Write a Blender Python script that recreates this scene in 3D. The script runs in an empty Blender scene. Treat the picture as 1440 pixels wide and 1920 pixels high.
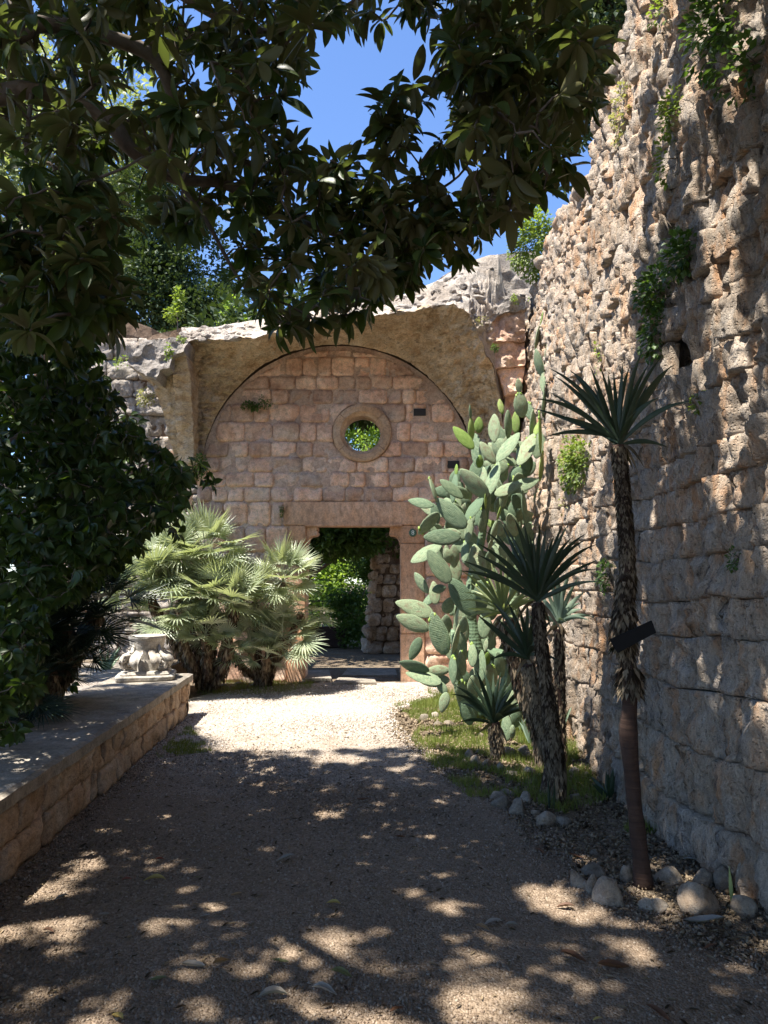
import bpy, bmesh, math, random
import numpy as np
from mathutils import Vector, Matrix, noise
from mathutils.geometry import delaunay_2d_cdt
random.seed(7); np.random.seed(7)
R = math.radians
sc = bpy.context.scene
COL = sc.collection

# ------------------------------------------------------------------ camera, sky, sun, exposure
F = 1320.0; EYE = 1.6; PITCH = math.atan(130 / F)
cam = bpy.data.cameras.new('camera'); cam.sensor_fit = 'VERTICAL'; cam.sensor_height = 36; cam.lens = 36 * F / 1920
cam.clip_end = 2000; cam.clip_start = 0.05
camo = bpy.data.objects.new('camera', cam); COL.objects.link(camo)
camo.location = (0, 0, EYE); camo.rotation_euler = (math.pi / 2 + PITCH, 0, 0)
sc.camera = camo
SUN_EL, SUN_AZ = R(67), R(58)          # azimuth measured from -Y towards -X
SD = Vector((-math.cos(SUN_EL) * math.sin(SUN_AZ), -math.cos(SUN_EL) * math.cos(SUN_AZ), math.sin(SUN_EL)))
w = bpy.data.worlds.new('World'); sc.world = w; w.use_nodes = True
nt = w.node_tree; nt.nodes.clear()
sky = nt.nodes.new('ShaderNodeTexSky'); sky.sky_type = 'NISHITA'; sky.sun_disc = False
sky.sun_elevation = SUN_EL; sky.sun_rotation = math.atan2(SD.x, SD.y)
sky.air_density = 1.0; sky.dust_density = 0.1; sky.ozone_density = 4.0; sky.altitude = 600
bg = nt.nodes.new('ShaderNodeBackground'); bg.inputs[1].default_value = 0.1
wo = nt.nodes.new('ShaderNodeOutputWorld')
tint = nt.nodes.new('ShaderNodeMix'); tint.data_type = 'RGBA'; tint.blend_type = 'MULTIPLY'; tint.inputs[0].default_value = 1; tint.inputs[7].default_value = (.94, 1.02, 1.16, 1)
nt.links.new(sky.outputs[0], tint.inputs[6]); nt.links.new(tint.outputs[2], bg.inputs[0]); nt.links.new(bg.outputs[0], wo.inputs[0])
sl = bpy.data.lights.new('sun', 'SUN'); sl.energy = 5.0; sl.angle = R(0.53); sl.color = (1, 0.95, 0.86)
so = bpy.data.objects.new('sun', sl); COL.objects.link(so)
so.rotation_euler = SD.to_track_quat('Z', 'Y').to_euler(); so.location = (-6, -6, 15)
sc.view_settings.view_transform = 'Standard'; sc.view_settings.look = 'None'
sc.view_settings.exposure = 1.45; sc.view_settings.gamma = 1
sc.cycles.max_bounces = 10; sc.cycles.diffuse_bounces = 6; sc.cycles.transparent_max_bounces = 8
sc.cycles.use_denoising = True

# ------------------------------------------------------------------ helpers
def ray(px, py):
    r = (px - 720) / F; u = (960 - py) / F
    return Vector((r, math.cos(PITCH) - u * math.sin(PITCH), math.sin(PITCH) + u * math.cos(PITCH)))
def at(px, py, Y):
    d = ray(px, py); k = Y / d.y
    return Vector((d.x * k, Y, EYE + d.z * k))
def gnd(px, py, z=0.0):
    d = ray(px, py); k = (z - EYE) / d.z
    return Vector((d.x * k, d.y * k, z))
ORG = {}
def tag(o, label=None, cat=None, group=None, kind=None):
    if label: o['label'] = label
    if cat: o['category'] = cat
    if group: o['group'] = group
    if kind: o['kind'] = kind
    return o
def empty(name, loc, label, cat, group=None):
    o = bpy.data.objects.new(name, None); COL.objects.link(o); o.location = loc
    o.empty_display_size = 0.1
    ORG[o.name] = Vector(loc); return tag(o, label, cat, group)
def mesh_np(name, V, Fc, mat, smooth=False):
    """V (n,3) array; Fc list of equal-length index arrays or mixed list"""
    me = bpy.data.meshes.new(name)
    V = np.asarray(V, dtype=np.float32)
    if isinstance(Fc, np.ndarray):
        k = Fc.shape[1]; n = len(Fc)
        me.vertices.add(len(V)); me.vertices.foreach_set('co', V.ravel())
        me.loops.add(n * k); me.loops.foreach_set('vertex_index', Fc.astype(np.int32).ravel())
        me.polygons.add(n); me.polygons.foreach_set('loop_start', np.arange(0, n * k, k, dtype=np.int32))
        me.update(calc_edges=True)
    else:
        me.from_pydata(V.tolist(), [], [tuple(int(i) for i in f) for f in Fc])
    if smooth: me.shade_smooth()
    if mat: me.materials.append(mat)
    return me
def mk(name, V, Fc, mat, parent=None, smooth=False, kind=None, origin=None):
    V = np.asarray(V, dtype=np.float64)
    c = (V.min(0) + V.max(0)) / 2 if origin is None else np.array(origin, dtype=float)
    if origin is None and parent is None: c[2] = V[:, 2].min()
    me = mesh_np(name, V - c, Fc, mat, smooth)
    return put(name, me, Matrix.Translation(Vector(c)), parent, kind)
def put(name, me, M, parent=None, kind=None):
    o = bpy.data.objects.new(name, me); COL.objects.link(o)
    if parent:
        o.parent = parent
        o.matrix_basis = Matrix.Translation(-ORG[parent.name]) @ M
    else: o.matrix_basis = M
    ORG[o.name] = M.to_translation()
    if kind: o['kind'] = kind
    return o
def struct(name, V, Fc, mat, smooth=False): return mk(name, V, Fc, mat, None, smooth, 'structure', (0, 0, 0))
def basis(d, n):
    d = np.asarray(d, float); d = d / np.linalg.norm(d, axis=-1, keepdims=True)
    s = np.cross(d, n); s = s / (np.linalg.norm(s, axis=-1, keepdims=True) + 1e-9)
    n2 = np.cross(s, d)
    return np.stack([s, d, n2], axis=-1)       # columns: side, axis, normal
def scatter(TV, TF, B, S, L):
    """template verts, faces; B (n,3,3), S (n,) or (n,3), L (n,3) -> V,F"""
    TV = np.asarray(TV, float); S = np.asarray(S, float)
    if S.ndim == 1: S = np.repeat(S[:, None], 3, 1)
    P = TV[None] * S[:, None, :]
    V = np.einsum('nij,nkj->nki', B, P) + np.asarray(L)[:, None, :]
    n, k = len(B), len(TV)
    Fa = (np.asarray(TF)[None] + (np.arange(n) * k)[:, None, None]).reshape(-1, np.asarray(TF).shape[1])
    return V.reshape(-1, 3), Fa
def rnd_unit(n):
    v = np.random.normal(size=(n, 3)); return v / np.linalg.norm(v, axis=1, keepdims=True)
def in_poly(x, y, poly):
    c = False; j = len(poly) - 1
    for i in range(len(poly)):
        xi, yi = poly[i]; xj, yj = poly[j]
        if (yi > y) != (yj > y) and x < (xj - xi) * (y - yi) / (yj - yi) + xi: c = not c
        j = i
    return c
def nz(p, s=1.0, o=0): return noise.noise(Vector((p[0] * s + o, p[1] * s + o * .7, p[2] * s - o)))
def fr(p, s=1.0, o=0, n=4): return noise.fractal(Vector((p[0] * s + o, p[1] * s + o * .7, p[2] * s - o)), 0.9, 2.1, n)
def tube(pts, rad, k=8, rough=0.0, cap=True):
    pts = [Vector(p) for p in pts]; V = []; Fc = []
    up = Vector((0.13, 0.21, 1)).normalized()
    for i, p in enumerate(pts):
        d = (pts[min(i + 1, len(pts) - 1)] - pts[max(i - 1, 0)])
        d = d.normalized() if d.length > 1e-6 else Vector((0, 0, 1))
        s = d.cross(up if abs(d.dot(up)) < .95 else Vector((1, 0, 0))).normalized(); t = s.cross(d)
        for a in range(k):
            an = a * 2 * math.pi / k; q = s * math.cos(an) + t * math.sin(an)
            r = rad[i] * (1 + (rough * nz(p * 6 + q * 1.2, 1.0, 3) if rough else 0))
            V.append(p + q * r)
    for i in range(len(pts) - 1):
        for a in range(k):
            b = (a + 1) % k; Fc.append((i * k + a, i * k + b, (i + 1) * k + b, (i + 1) * k + a))
    if cap:
        Fc.append(tuple(range(k))[::-1]); Fc.append(tuple((len(pts) - 1) * k + a for a in range(k)))
    return np.array([tuple(v) for v in V]), Fc
def smooth_path(pts, n=6):
    pts = [Vector(p) for p in pts]; out = []
    for i in range(len(pts) - 1):
        p0 = pts[max(i - 1, 0)]; p1 = pts[i]; p2 = pts[i + 1]; p3 = pts[min(i + 2, len(pts) - 1)]
        for j in range(n):
            t = j / n
            out.append(.5 * ((2 * p1) + (p2 - p0) * t + (2 * p0 - 5 * p1 + 4 * p2 - p3) * t * t + (3 * p1 - p0 - 3 * p2 + p3) * t ** 3))
    out.append(pts[-1]); return out
def join(parts):
    V = []; Fc = []; o = 0
    for v, f in parts:
        V.append(np.asarray(v)); Fc += [tuple(int(i) + o for i in q) for q in f]; o += len(v)
    return np.concatenate(V), Fc
def boxvf(x0, x1, y0, y1, z0, z1):
    V = [(x, y, z) for x in (x0, x1) for y in (y0, y1) for z in (z0, z1)]
    return np.array(V, float), [(0, 1, 3, 2), (4, 6, 7, 5), (0, 4, 5, 1), (2, 3, 7, 6), (0, 2, 6, 4), (1, 5, 7, 3)]

# ------------------------------------------------------------------ materials
def newmat(name):
    m = bpy.data.materials.new(name); m.use_nodes = True
    nt = m.node_tree; nt.nodes.clear()
    out = nt.nodes.new('ShaderNodeOutputMaterial'); b = nt.nodes.new('ShaderNodeBsdfPrincipled')
    nt.links.new(b.outputs[0], out.inputs[0]); return m, nt, b, out
def noise_node(nt, co, scale, detail=6, rough=.6, dist=0.0, vec_scale=None):
    src = co
    if vec_scale:
        mp = nt.nodes.new('ShaderNodeMapping'); mp.inputs['Scale'].default_value = vec_scale
        nt.links.new(co, mp.inputs[0]); src = mp.outputs[0]
    n = nt.nodes.new('ShaderNodeTexNoise'); n.inputs['Scale'].default_value = scale; n.inputs['Detail'].default_value = detail
    n.inputs['Roughness'].default_value = rough; n.inputs['Distortion'].default_value = dist
    nt.links.new(src, n.inputs['Vector']); return n
def ramp(nt, fac, stops):
    r = nt.nodes.new('ShaderNodeValToRGB'); e = r.color_ramp.elements
    while len(e) < len(stops): e.new(0.5)
    for i, (p, c) in enumerate(stops): e[i].position = p; e[i].color = (*c, 1) if len(c) == 3 else c
    nt.links.new(fac, r.inputs[0]); return r
def mix(nt, fac, a, b, mode='MIX'):
    m = nt.nodes.new('ShaderNodeMix'); m.data_type = 'RGBA'; m.blend_type = mode
    if isinstance(fac, (int, float)): m.inputs[0].default_value = fac
    else: nt.links.new(fac, m.inputs[0])
    for s, v in ((6, a), (7, b)):
        if isinstance(v, tuple): m.inputs[s].default_value = (*v, 1)
        else: nt.links.new(v, m.inputs[s])
    return m.outputs[2]
def bump(nt, b, h, strength, dist):
    n = nt.nodes.new('ShaderNodeBump'); n.inputs['Strength'].default_value = strength; n.inputs['Distance'].default_value = dist
    nt.links.new(h, n.inputs['Height']); nt.links.new(n.outputs[0], b.inputs['Normal'])
def mathn(nt, op, a, b):
    m = nt.nodes.new('ShaderNodeMath'); m.operation = op
    for i, v in enumerate((a, b)):
        if isinstance(v, (int, float)): m.inputs[i].default_value = v
        else: nt.links.new(v, m.inputs[i])
    return m.outputs[0]
def stone(name, c1, c2, c3, spot=None, scale=3.0, bmp=.6, bd=.02, vec=None, pits=True, rvar=.25, spotlo=.6):
    m, nt, b, out = newmat(name)
    g = nt.nodes.new('ShaderNodeNewGeometry'); co = g.outputs['Position']
    n1 = noise_node(nt, co, scale, 8, .65, .3, vec); n2 = noise_node(nt, co, scale * 7, 8, .7, 0, vec); n3 = noise_node(nt, co, scale * 30, 4, .7)
    base = ramp(nt, n1.outputs[0], [(.32, c1), (.5, c2), (.68, c3)]).outputs[0]
    fine = ramp(nt, n2.outputs[0], [(.3, (.55, .55, .55)), (.5, (1, 1, 1)), (.7, (1.25, 1.22, 1.18))]).outputs[0]
    c = mix(nt, 1.0, base, fine, 'MULTIPLY')
    grain = ramp(nt, n3.outputs[0], [(.35, (.72, .72, .72)), (.6, (1.12, 1.12, 1.12))]).outputs[0]
    c = mix(nt, .8, c, grain, 'MULTIPLY')
    if spot:
        ns = noise_node(nt, co, scale * 2.2, 10, .75, .5, vec)
        f = ramp(nt, ns.outputs[0], [(spotlo, (0, 0, 0)), (spotlo + .08, (1, 1, 1))]).outputs[0]
        c = mix(nt, f, c, spot)
    nst = noise_node(nt, co, .9, 5, .65, .6, (1, 1, .6))
    c = mix(nt, 1.0, c, ramp(nt, nst.outputs[0], [(.35, (.74, .70, .66)), (.5, (1, 1, 1)), (.68, (1.10, 1.02, .95))]).outputs[0], 'MULTIPLY')
    oi = nt.nodes.new('ShaderNodeObjectInfo')
    rv = ramp(nt, oi.outputs['Random'], [(0, (1 - rvar,) * 3), (.5, (1, .98, .96)), (1, (1 + rvar * .6, 1 + rvar * .45, 1 + rvar * .3))]).outputs[0]
    c = mix(nt, 1.0, c, rv, 'MULTIPLY')
    nt.links.new(c, b.inputs['Base Color']); b.inputs['Roughness'].default_value = .92
    b.inputs['Specular IOR Level'].default_value = .2
    h = mathn(nt, 'ADD', n1.outputs[0], mathn(nt, 'MULTIPLY', n2.outputs[0], .5)); h = mathn(nt, 'ADD', h, mathn(nt, 'MULTIPLY', n3.outputs[0], .16))
    if pits:
        vo = nt.nodes.new('ShaderNodeTexVoronoi'); vo.inputs['Scale'].default_value = scale * 9; nt.links.new(co, vo.inputs['Vector'])
        p = ramp(nt, vo.outputs[0], [(.1, (0, 0, 0)), (.35, (1, 1, 1))]).outputs[0]
        h = mathn(nt, 'ADD', h, mathn(nt, 'MULTIPLY', p, .22))
    bump(nt, b, h, bmp, bd); return m
def leafmat(name, c1, c2, back=None, trans=.35, rough=.45, spec=.5, vein=False):
    m, nt, b, out = newmat(name)
    g = nt.nodes.new('ShaderNodeNewGeometry'); oi = nt.nodes.new('ShaderNodeObjectInfo')
    n = noise_node(nt, g.outputs['Position'], 6, 3, .6)
    r = mathn(nt, 'ADD', n.outputs[0], mathn(nt, 'MULTIPLY', mathn(nt, 'SUBTRACT', g.outputs['Random Per Island'], .5), .7))
    r = mathn(nt, 'ADD', r, mathn(nt, 'MULTIPLY', mathn(nt, 'SUBTRACT', oi.outputs['Random'], .5), .3))
    c = ramp(nt, r, [(.25, c1), (.75, c2)]).outputs[0]
    if back: c = mix(nt, g.outputs['Backfacing'], c, back)
    nt.links.new(c, b.inputs['Base Color']); b.inputs['Roughness'].default_value = rough; b.inputs['Specular IOR Level'].default_value = spec
    n2 = noise_node(nt, g.outputs['Position'], 60, 3, .6)
    bump(nt, b, n2.outputs[0], .25, .004)
    if trans:
        t = nt.nodes.new('ShaderNodeBsdfTranslucent'); tc = mix(nt, .6, c, (c2[0] * 1.6 + .02, c2[1] * 1.7 + .03, c2[2] * .5))
        nt.links.new(tc, t.inputs[0])
        ms = nt.nodes.new('ShaderNodeMixShader'); ms.inputs[0].default_value = trans
        nt.links.new(b.outputs[0], ms.inputs[1]); nt.links.new(t.outputs[0], ms.inputs[2]); nt.links.new(ms.outputs[0], out.inputs[0])
    return m
def bark(name, c1, c2, scale=12, vec=(1, 1, .25), bmp=.8):
    m, nt, b, out = newmat(name); g = nt.nodes.new('ShaderNodeNewGeometry')
    n = noise_node(nt, g.outputs['Position'], scale, 6, .7, .5, vec)
    nt.links.new(ramp(nt, n.outputs[0], [(.3, c1), (.7, c2)]).outputs[0], b.inputs['Base Color']); b.inputs['Roughness'].default_value = .9
    bump(nt, b, n.outputs[0], bmp, .01); return m
def plain(name, c, rough=.6, metal=0, var=.2):
    m, nt, b, out = newmat(name); g = nt.nodes.new('ShaderNodeNewGeometry')
    n = noise_node(nt, g.outputs['Position'], 25, 5, .6)
    nt.links.new(ramp(nt, n.outputs[0], [(.3, tuple(x * (1 - var) for x in c)), (.7, tuple(x * (1 + var) for x in c))]).outputs[0], b.inputs['Base Color'])
    b.inputs['Roughness'].default_value = rough; b.inputs['Metallic'].default_value = metal
    bump(nt, b, n.outputs[0], .2, .003); return m

M = {}
M['facade'] = stone('rosy_ashlar', (.56, .34, .24), (.70, .49, .37), (.72, .58, .47), (.70, .62, .54), 2.2, .7, .02, None, True, .34, .60)
M['mortar'] = stone('mortar', (.48, .33, .25), (.60, .45, .36), (.64, .52, .43), None, 5, .8, .02)
M['web'] = stone('tufa_web', (.46, .32, .19), (.66, .53, .37), (.72, .63, .50), (.30, .24, .18), 4.2, 1.0, .05, (1, 1, 2.4), True, .18, .56)
M['pale'] = stone('weathered_limestone', (.28, .25, .22), (.42, .38, .34), (.54, .49, .43), (.18, .16, .14), 5, 1.0, .05, None, True, .15, .62)
M['wall'] = stone('rough_limestone', (.50, .29, .16), (.48, .40, .32), (.44, .40, .36), (.17, .14, .12), 5.0, 1.0, .05, (1, 1.8, .42), True, .12, .57)
M['walljoint'] = stone('wall_joint', (.10, .07, .05), (.20, .14, .10), (.28, .22, .17), None, 5, .8, .03)
M['dress'] = stone('dressed_stone', (.58, .33, .19), (.62, .40, .27), (.62, .47, .37), (.58, .50, .44), 1.6, .35, .006, (1.6, 1, .7), False, .06, .66)
M['ring'] = stone('ring_stone', (.48, .31, .19), (.52, .37, .25), (.54, .42, .32), None, 4, .35, .008, None, False, .10)
M['low'] = stone('low_wall_stone', (.36, .24, .15), (.44, .33, .24), (.48, .40, .32), (.15, .12, .09), 4, .9, .02, None, True, .22, .62)
M['cap'] = stone('coping_stone', (.20, .18, .15), (.30, .27, .23), (.40, .36, .31), (.12, .10, .08), 7, .8, .012, None, True, .06, .62)
M['carved'] = stone('carved_marble', (.30, .28, .25), (.46, .43, .38), (.56, .53, .48), (.16, .15, .13), 11, .6, .012, None, True, .02, .62)
M['rock'] = stone('river_rock', (.19, .15, .11), (.29, .25, .20), (.44, .40, .34), (.11, .08, .055), 6, .7, .015, None, True, .3, .64)
M['shaft'] = stone('far_rubble', (.36, .25, .16), (.50, .40, .30), (.58, .50, .40), (.14, .11, .08), 4, 1, .04, None, True, .2, .6)
M['magn'] = leafmat('magnolia_leaf', (.030, .052, .014), (.070, .100, .028), (.13, .125, .055), .30, .42, .35)
M['citrus'] = leafmat('citrus_leaf', (.022, .042, .010), (.055, .090, .020), None, .28, .45, .35)
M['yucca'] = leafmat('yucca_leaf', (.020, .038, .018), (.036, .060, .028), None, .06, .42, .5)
M['yuccapale'] = leafmat('pale_yucca_leaf', (.16, .20, .09), (.28, .32, .15), None, .25, .5, .4)
M['agave'] = leafmat('agave_leaf', (.16, .23, .17), (.26, .34, .25), None, .1, .5, .3)
M['palm'] = leafmat('fan_palm_leaf', (.25, .30, .19), (.43, .46, .32), (.38, .41, .30), .22, .42, .5)
M['weed'] = leafmat('wall_weed_leaf', (.10, .15, .03), (.22, .28, .06), None, .4, .5, .4)
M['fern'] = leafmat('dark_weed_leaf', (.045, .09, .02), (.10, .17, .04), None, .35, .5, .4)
M['drygrass'] = leafmat('dry_tuft', (.22, .22, .10), (.36, .34, .18), None, .3, .6, .3)
M['grass'] = leafmat('lawn_grass', (.10, .15, .03), (.24, .27, .08), None, .35, .5, .3)
M['conifer'] = leafmat('conifer_needle', (.030, .055, .020), (.075, .105, .040), None, .15, .6, .3)
M['olive'] = leafmat('pale_tree_leaf', (.14, .17, .08), (.34, .37, .20), None, .3, .55, .3)
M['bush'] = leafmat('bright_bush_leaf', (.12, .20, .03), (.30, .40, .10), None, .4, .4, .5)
M['barkm'] = bark('magnolia_bark', (.085, .065, .05), (.19, .15, .12), 14, (1, 1, 1))
M['barkp'] = bark('palm_trunk_fibre', (.05, .03, .018), (.20, .12, .07), 20, (1, 1, 2.5))
M['barky'] = bark('yucca_bark', (.026, .013, .008), (.085, .044, .028), 9, (.4, .4, 6), .9)
M['dead'] = leafmat('dead_leaf', (.030, .018, .012), (.30, .23, .15), None, .1, .8, .2)
M['cactus'] = None
M['black'] = plain('black_plate', (.004, .004, .004), .9)
M['iron'] = plain('black_iron', (.015, .015, .015), .5)
M['wood'] = plain('dark_plank', (.035, .018, .014), .75)
M['green'] = plain('green_enamel', (.06, .13, .09), .4); M['white'] = plain('white_enamel', (.7, .75, .7), .4)
def cactus_mat(name, c1, c2, dots):
    m, nt, b, out = newmat(name)
    tc = nt.nodes.new('ShaderNodeTexCoord'); co = tc.outputs['Object']; oi = nt.nodes.new('ShaderNodeObjectInfo')
    n = noise_node(nt, co, 7, 4, .6)
    r = mathn(nt, 'ADD', n.outputs[0], mathn(nt, 'MULTIPLY', mathn(nt, 'SUBTRACT', oi.outputs['Random'], .5), .7))
    c = ramp(nt, r, [(.25, c1), (.75, c2)]).outputs[0]
    vo = nt.nodes.new('ShaderNodeTexVoronoi'); vo.inputs['Scale'].default_value = 26; vo.inputs['Randomness'].default_value = .35
    nt.links.new(co, vo.inputs['Vector'])
    d = ramp(nt, vo.outputs[0], [(.14, (1, 1, 1)), (.24, (0, 0, 0))]).outputs[0]
    c = mix(nt, mathn(nt, 'MULTIPLY', d, .7), c, dots)
    ns = noise_node(nt, co, 3.2, 8, .75, .4); sk = mathn(nt, 'ADD', ns.outputs[0], mathn(nt, 'MULTIPLY', mathn(nt, 'SUBTRACT', oi.outputs['Random'], .5), .22))
    c = mix(nt, ramp(nt, sk, [(.60, (0, 0, 0)), (.70, (.8, .8, .8))]).outputs[0], c, (.24, .19, .12))
    c = mix(nt, ramp(nt, ns.outputs[0], [(.28, (.5, .5, .5)), (.42, (0, 0, 0))]).outputs[0], c, (.12, .17, .09))
    nt.links.new(c, b.inputs['Base Color']); b.inputs['Roughness'].default_value = .6; b.inputs['Specular IOR Level'].default_value = .25
    h = mathn(nt, 'ADD', mathn(nt, 'MULTIPLY', n.outputs[0], .8), vo.outputs[0]); bump(nt, b, h, .6, .015); return m
M['cactus'] = cactus_mat('cactus_pad', (.14, .21, .125), (.30, .37, .22), (.10, .13, .07))
M['cactusy'] = cactus_mat('young_cactus_pad', (.17, .27, .05), (.28, .38, .10), (.12, .17, .04))
def mould_shade(nt, c, k=.54):  # tree shade painted into the near gravel, mixed with brown leaf mould
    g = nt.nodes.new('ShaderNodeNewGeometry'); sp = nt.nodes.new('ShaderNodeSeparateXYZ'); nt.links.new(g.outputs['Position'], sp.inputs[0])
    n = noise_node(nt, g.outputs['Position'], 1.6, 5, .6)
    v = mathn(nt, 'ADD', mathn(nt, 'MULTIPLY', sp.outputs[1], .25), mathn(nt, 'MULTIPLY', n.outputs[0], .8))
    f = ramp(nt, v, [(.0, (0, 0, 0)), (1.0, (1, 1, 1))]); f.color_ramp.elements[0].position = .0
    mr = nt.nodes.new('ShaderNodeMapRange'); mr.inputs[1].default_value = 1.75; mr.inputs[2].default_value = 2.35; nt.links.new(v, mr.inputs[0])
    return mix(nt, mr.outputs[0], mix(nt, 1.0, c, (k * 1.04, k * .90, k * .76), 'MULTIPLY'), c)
def ground_mat(name, c1, c2, c3, litter, sc_=90, bd=.012):
    m, nt, b, out = newmat(name); g = nt.nodes.new('ShaderNodeNewGeometry'); co = g.outputs['Position']
    vo = nt.nodes.new('ShaderNodeTexVoronoi'); vo.inputs['Scale'].default_value = sc_; nt.links.new(co, vo.inputs['Vector'])
    n1 = noise_node(nt, co, 1.3, 6, .6); n2 = noise_node(nt, co, 14, 6, .7)
    c = ramp(nt, vo.outputs['Color'], [(.1, c1), (.5, c2), (.9, c3)]).outputs[0]
    lf = ramp(nt, mathn(nt, 'ADD', mathn(nt, 'MULTIPLY', n1.outputs[0], .6), mathn(nt, 'MULTIPLY', n2.outputs[0], .4)), [(.48, (0, 0, 0)), (.62, (1, 1, 1))]).outputs[0]
    c = mix(nt, mathn(nt, 'MULTIPLY', lf, .55), c, litter)
    if name == 'gravel_path': c = mould_shade(nt, c)
    nt.links.new(c, b.inputs['Base Color']); b.inputs['Roughness'].default_value = .95; b.inputs['Specular IOR Level'].default_value = .15
    h = mathn(nt, 'ADD', mathn(nt, 'MULTIPLY', vo.outputs[0], -1.0), n2.outputs[0]); bump(nt, b, h, .9, bd); return m
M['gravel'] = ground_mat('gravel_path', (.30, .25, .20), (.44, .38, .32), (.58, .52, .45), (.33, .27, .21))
M['soil'] = ground_mat('bed_soil', (.12, .09, .06), (.19, .145, .10), (.29, .235, .17), (.14, .10, .07), 60, .02)
M['pebble'] = stone('pebble', (.28, .24, .19), (.44, .38, .32), (.60, .55, .48), None, 22, .2, .002, None, False, .0)
def pebble_mat():
    m, nt, b, out = newmat('pebbles'); g = nt.nodes.new('ShaderNodeNewGeometry')
    c = ramp(nt, g.outputs['Random Per Island'], [(0, (.20, .16, .12)), (.35, (.36, .30, .25)), (.7, (.47, .41, .35)), (1, (.64, .60, .54))]).outputs[0]
    c = mould_shade(nt, c)
    nt.links.new(c, b.inputs['Base Color']); b.inputs['Roughness'].default_value = .9; return m
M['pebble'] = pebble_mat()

# ------------------------------------------------------------------ block builder
def blocks(parent, surf, rows, mat, gap=.012, inset=.05, bulge=.02, rough=.02, rs=6.0, res=.06, proud=.012, name='stone', skip=None, warp=None, limit=300, ns=(1, 1, 1), edge=.04, ridge=0, cf=.22, flute=0):
    """rows: (v0, v1, [u breaks]) in the surface's own metres; every block is a part with its own relief"""
    made = 0; rest = []
    for (v0, v1, ub) in rows:
        for u0, u1 in zip(ub[:-1], ub[1:]):
            if skip and skip((u0 + u1) / 2, (v0 + v1) / 2): continue
            a = u0 + gap * random.uniform(.4, 1.5); b = u1 - gap * random.uniform(.4, 1.5)
            c = v0 + gap * random.uniform(.4, 1.5); d = v1 - gap * random.uniform(.4, 1.5)
            if b - a < .03 or d - c < .03: continue
            nu = max(3, int((b - a) / res) + 1); nv = max(3, int((d - c) / res) + 1)
            off = random.uniform(-proud, proud); ta = random.uniform(-1, 1) * proud; tb = random.uniform(-1, 1) * proud; so_ = random.uniform(0, 40)
            us = [a] + list(np.linspace(a, b, nu)) + [b]; vs = [c] + list(np.linspace(c, d, nv)) + [d]
            V = []; cr = min(b - a, d - c) * cf
            for jv, v in enumerate(vs):
                for iu, u in enumerate(us):
                    rim = iu in (0, len(us) - 1) or jv in (0, len(vs) - 1)
                    # rounded corners
                    uu, vv = u, v
                    du = max(0, cr - min(u - a, b - u)); dv = max(0, cr - min(v - c, d - v))
                    if du > 0 and dv > 0:
                        L = math.hypot(du, dv)
                        if L > cr:
                            k = cr / L
                            uu = u + (du - du * k) * (1 if u - a < b - u else -1); vv = v + (dv - dv * k) * (1 if v - c < d - v else -1)
                    if warp: uu, vv = warp(uu, vv)
                    wob = .35 * gap
                    p0 = (uu * 3.1, vv * 3.1, so_)
                    uu += wob * nz(p0, 2.0, 1); vv += wob * nz(p0, 2.0, 9)
                    P, N = surf(uu, vv)
                    if rim: V.append(P - N * inset)
                    else:
                        ex = min(1, min(u - a, b - u) / edge); ey = min(1, min(v - c, d - v) / edge)
                        e = (1 - (1 - ex) ** 3) * (1 - (1 - ey) ** 3)
                        q = (P.x * ns[0], P.y * ns[1], P.z * ns[2])
                        h = off + ta * ((u - a) / (b - a) - .5) * 2 + tb * ((v - c) / (d - c) - .5) * 2 + bulge * e + rough * fr(q, rs, so_ * .3, 4) - (ridge * abs(fr(q, rs * 3.3, 7, 3)) if ridge else 0) + (flute * (.35 - abs(fr((P.x, P.y * 6.2, P.z * 1.2 + so_ * .12), 1.0, 3, 4))) if flute else 0)
                        V.append(P + N * h)
            W = len(us); Fc = [(j * W + i, j * W + i + 1, (j + 1) * W + i + 1, (j + 1) * W + i) for j in range(len(vs) - 1) for i in range(W - 1)]
            V = np.array([tuple(x) for x in V])
            # orient
            P, N = surf((a + b) / 2, (c + d) / 2); f = Fc[len(Fc) // 2]
            nn = np.cross(V[f[1]] - V[f[0]], V[f[3]] - V[f[0]])
            if np.dot(nn, np.array(N)) < 0: Fc = [q[::-1] for q in Fc]
            if made < limit: mk(name, V, Fc, mat, parent, True); made += 1
            else: rest.append((V, Fc))
    if rest:
        V, Fc = join(rest); mk('far_stones', V, Fc, mat, parent, True, 'stuff')
    return made
def course(u0, u1, wlo, whi):
    u = [u0]
    while u[-1] < u1 - whi: u.append(u[-1] + random.uniform(wlo, whi))
    if u1 - u[-1] > wlo * 1.6: u.append((u[-1] + u1) / 2)
    u.append(u1); return u
def backing(parent, surf, u0, u1, v0, v1, off, mat, res=.15, name='core', hole=None):
    nu = int((u1 - u0) / res) + 2; nv = int((v1 - v0) / res) + 2; V = []
    for v in np.linspace(v0, v1, nv):
        for u in np.linspace(u0, u1, nu):
            P, N = surf(u, v); o = off + (hole(u, v) if hole else 0)
            V.append(tuple(P - N * (o + .012 * nz(P, 4))))
    Fc = [(j * nu + i, j * nu + i + 1, (j + 1) * nu + i + 1, (j + 1) * nu + i) for j in range(nv - 1) for i in range(nu - 1)]
    return mk(name, V, Fc, mat, parent, True)
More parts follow.
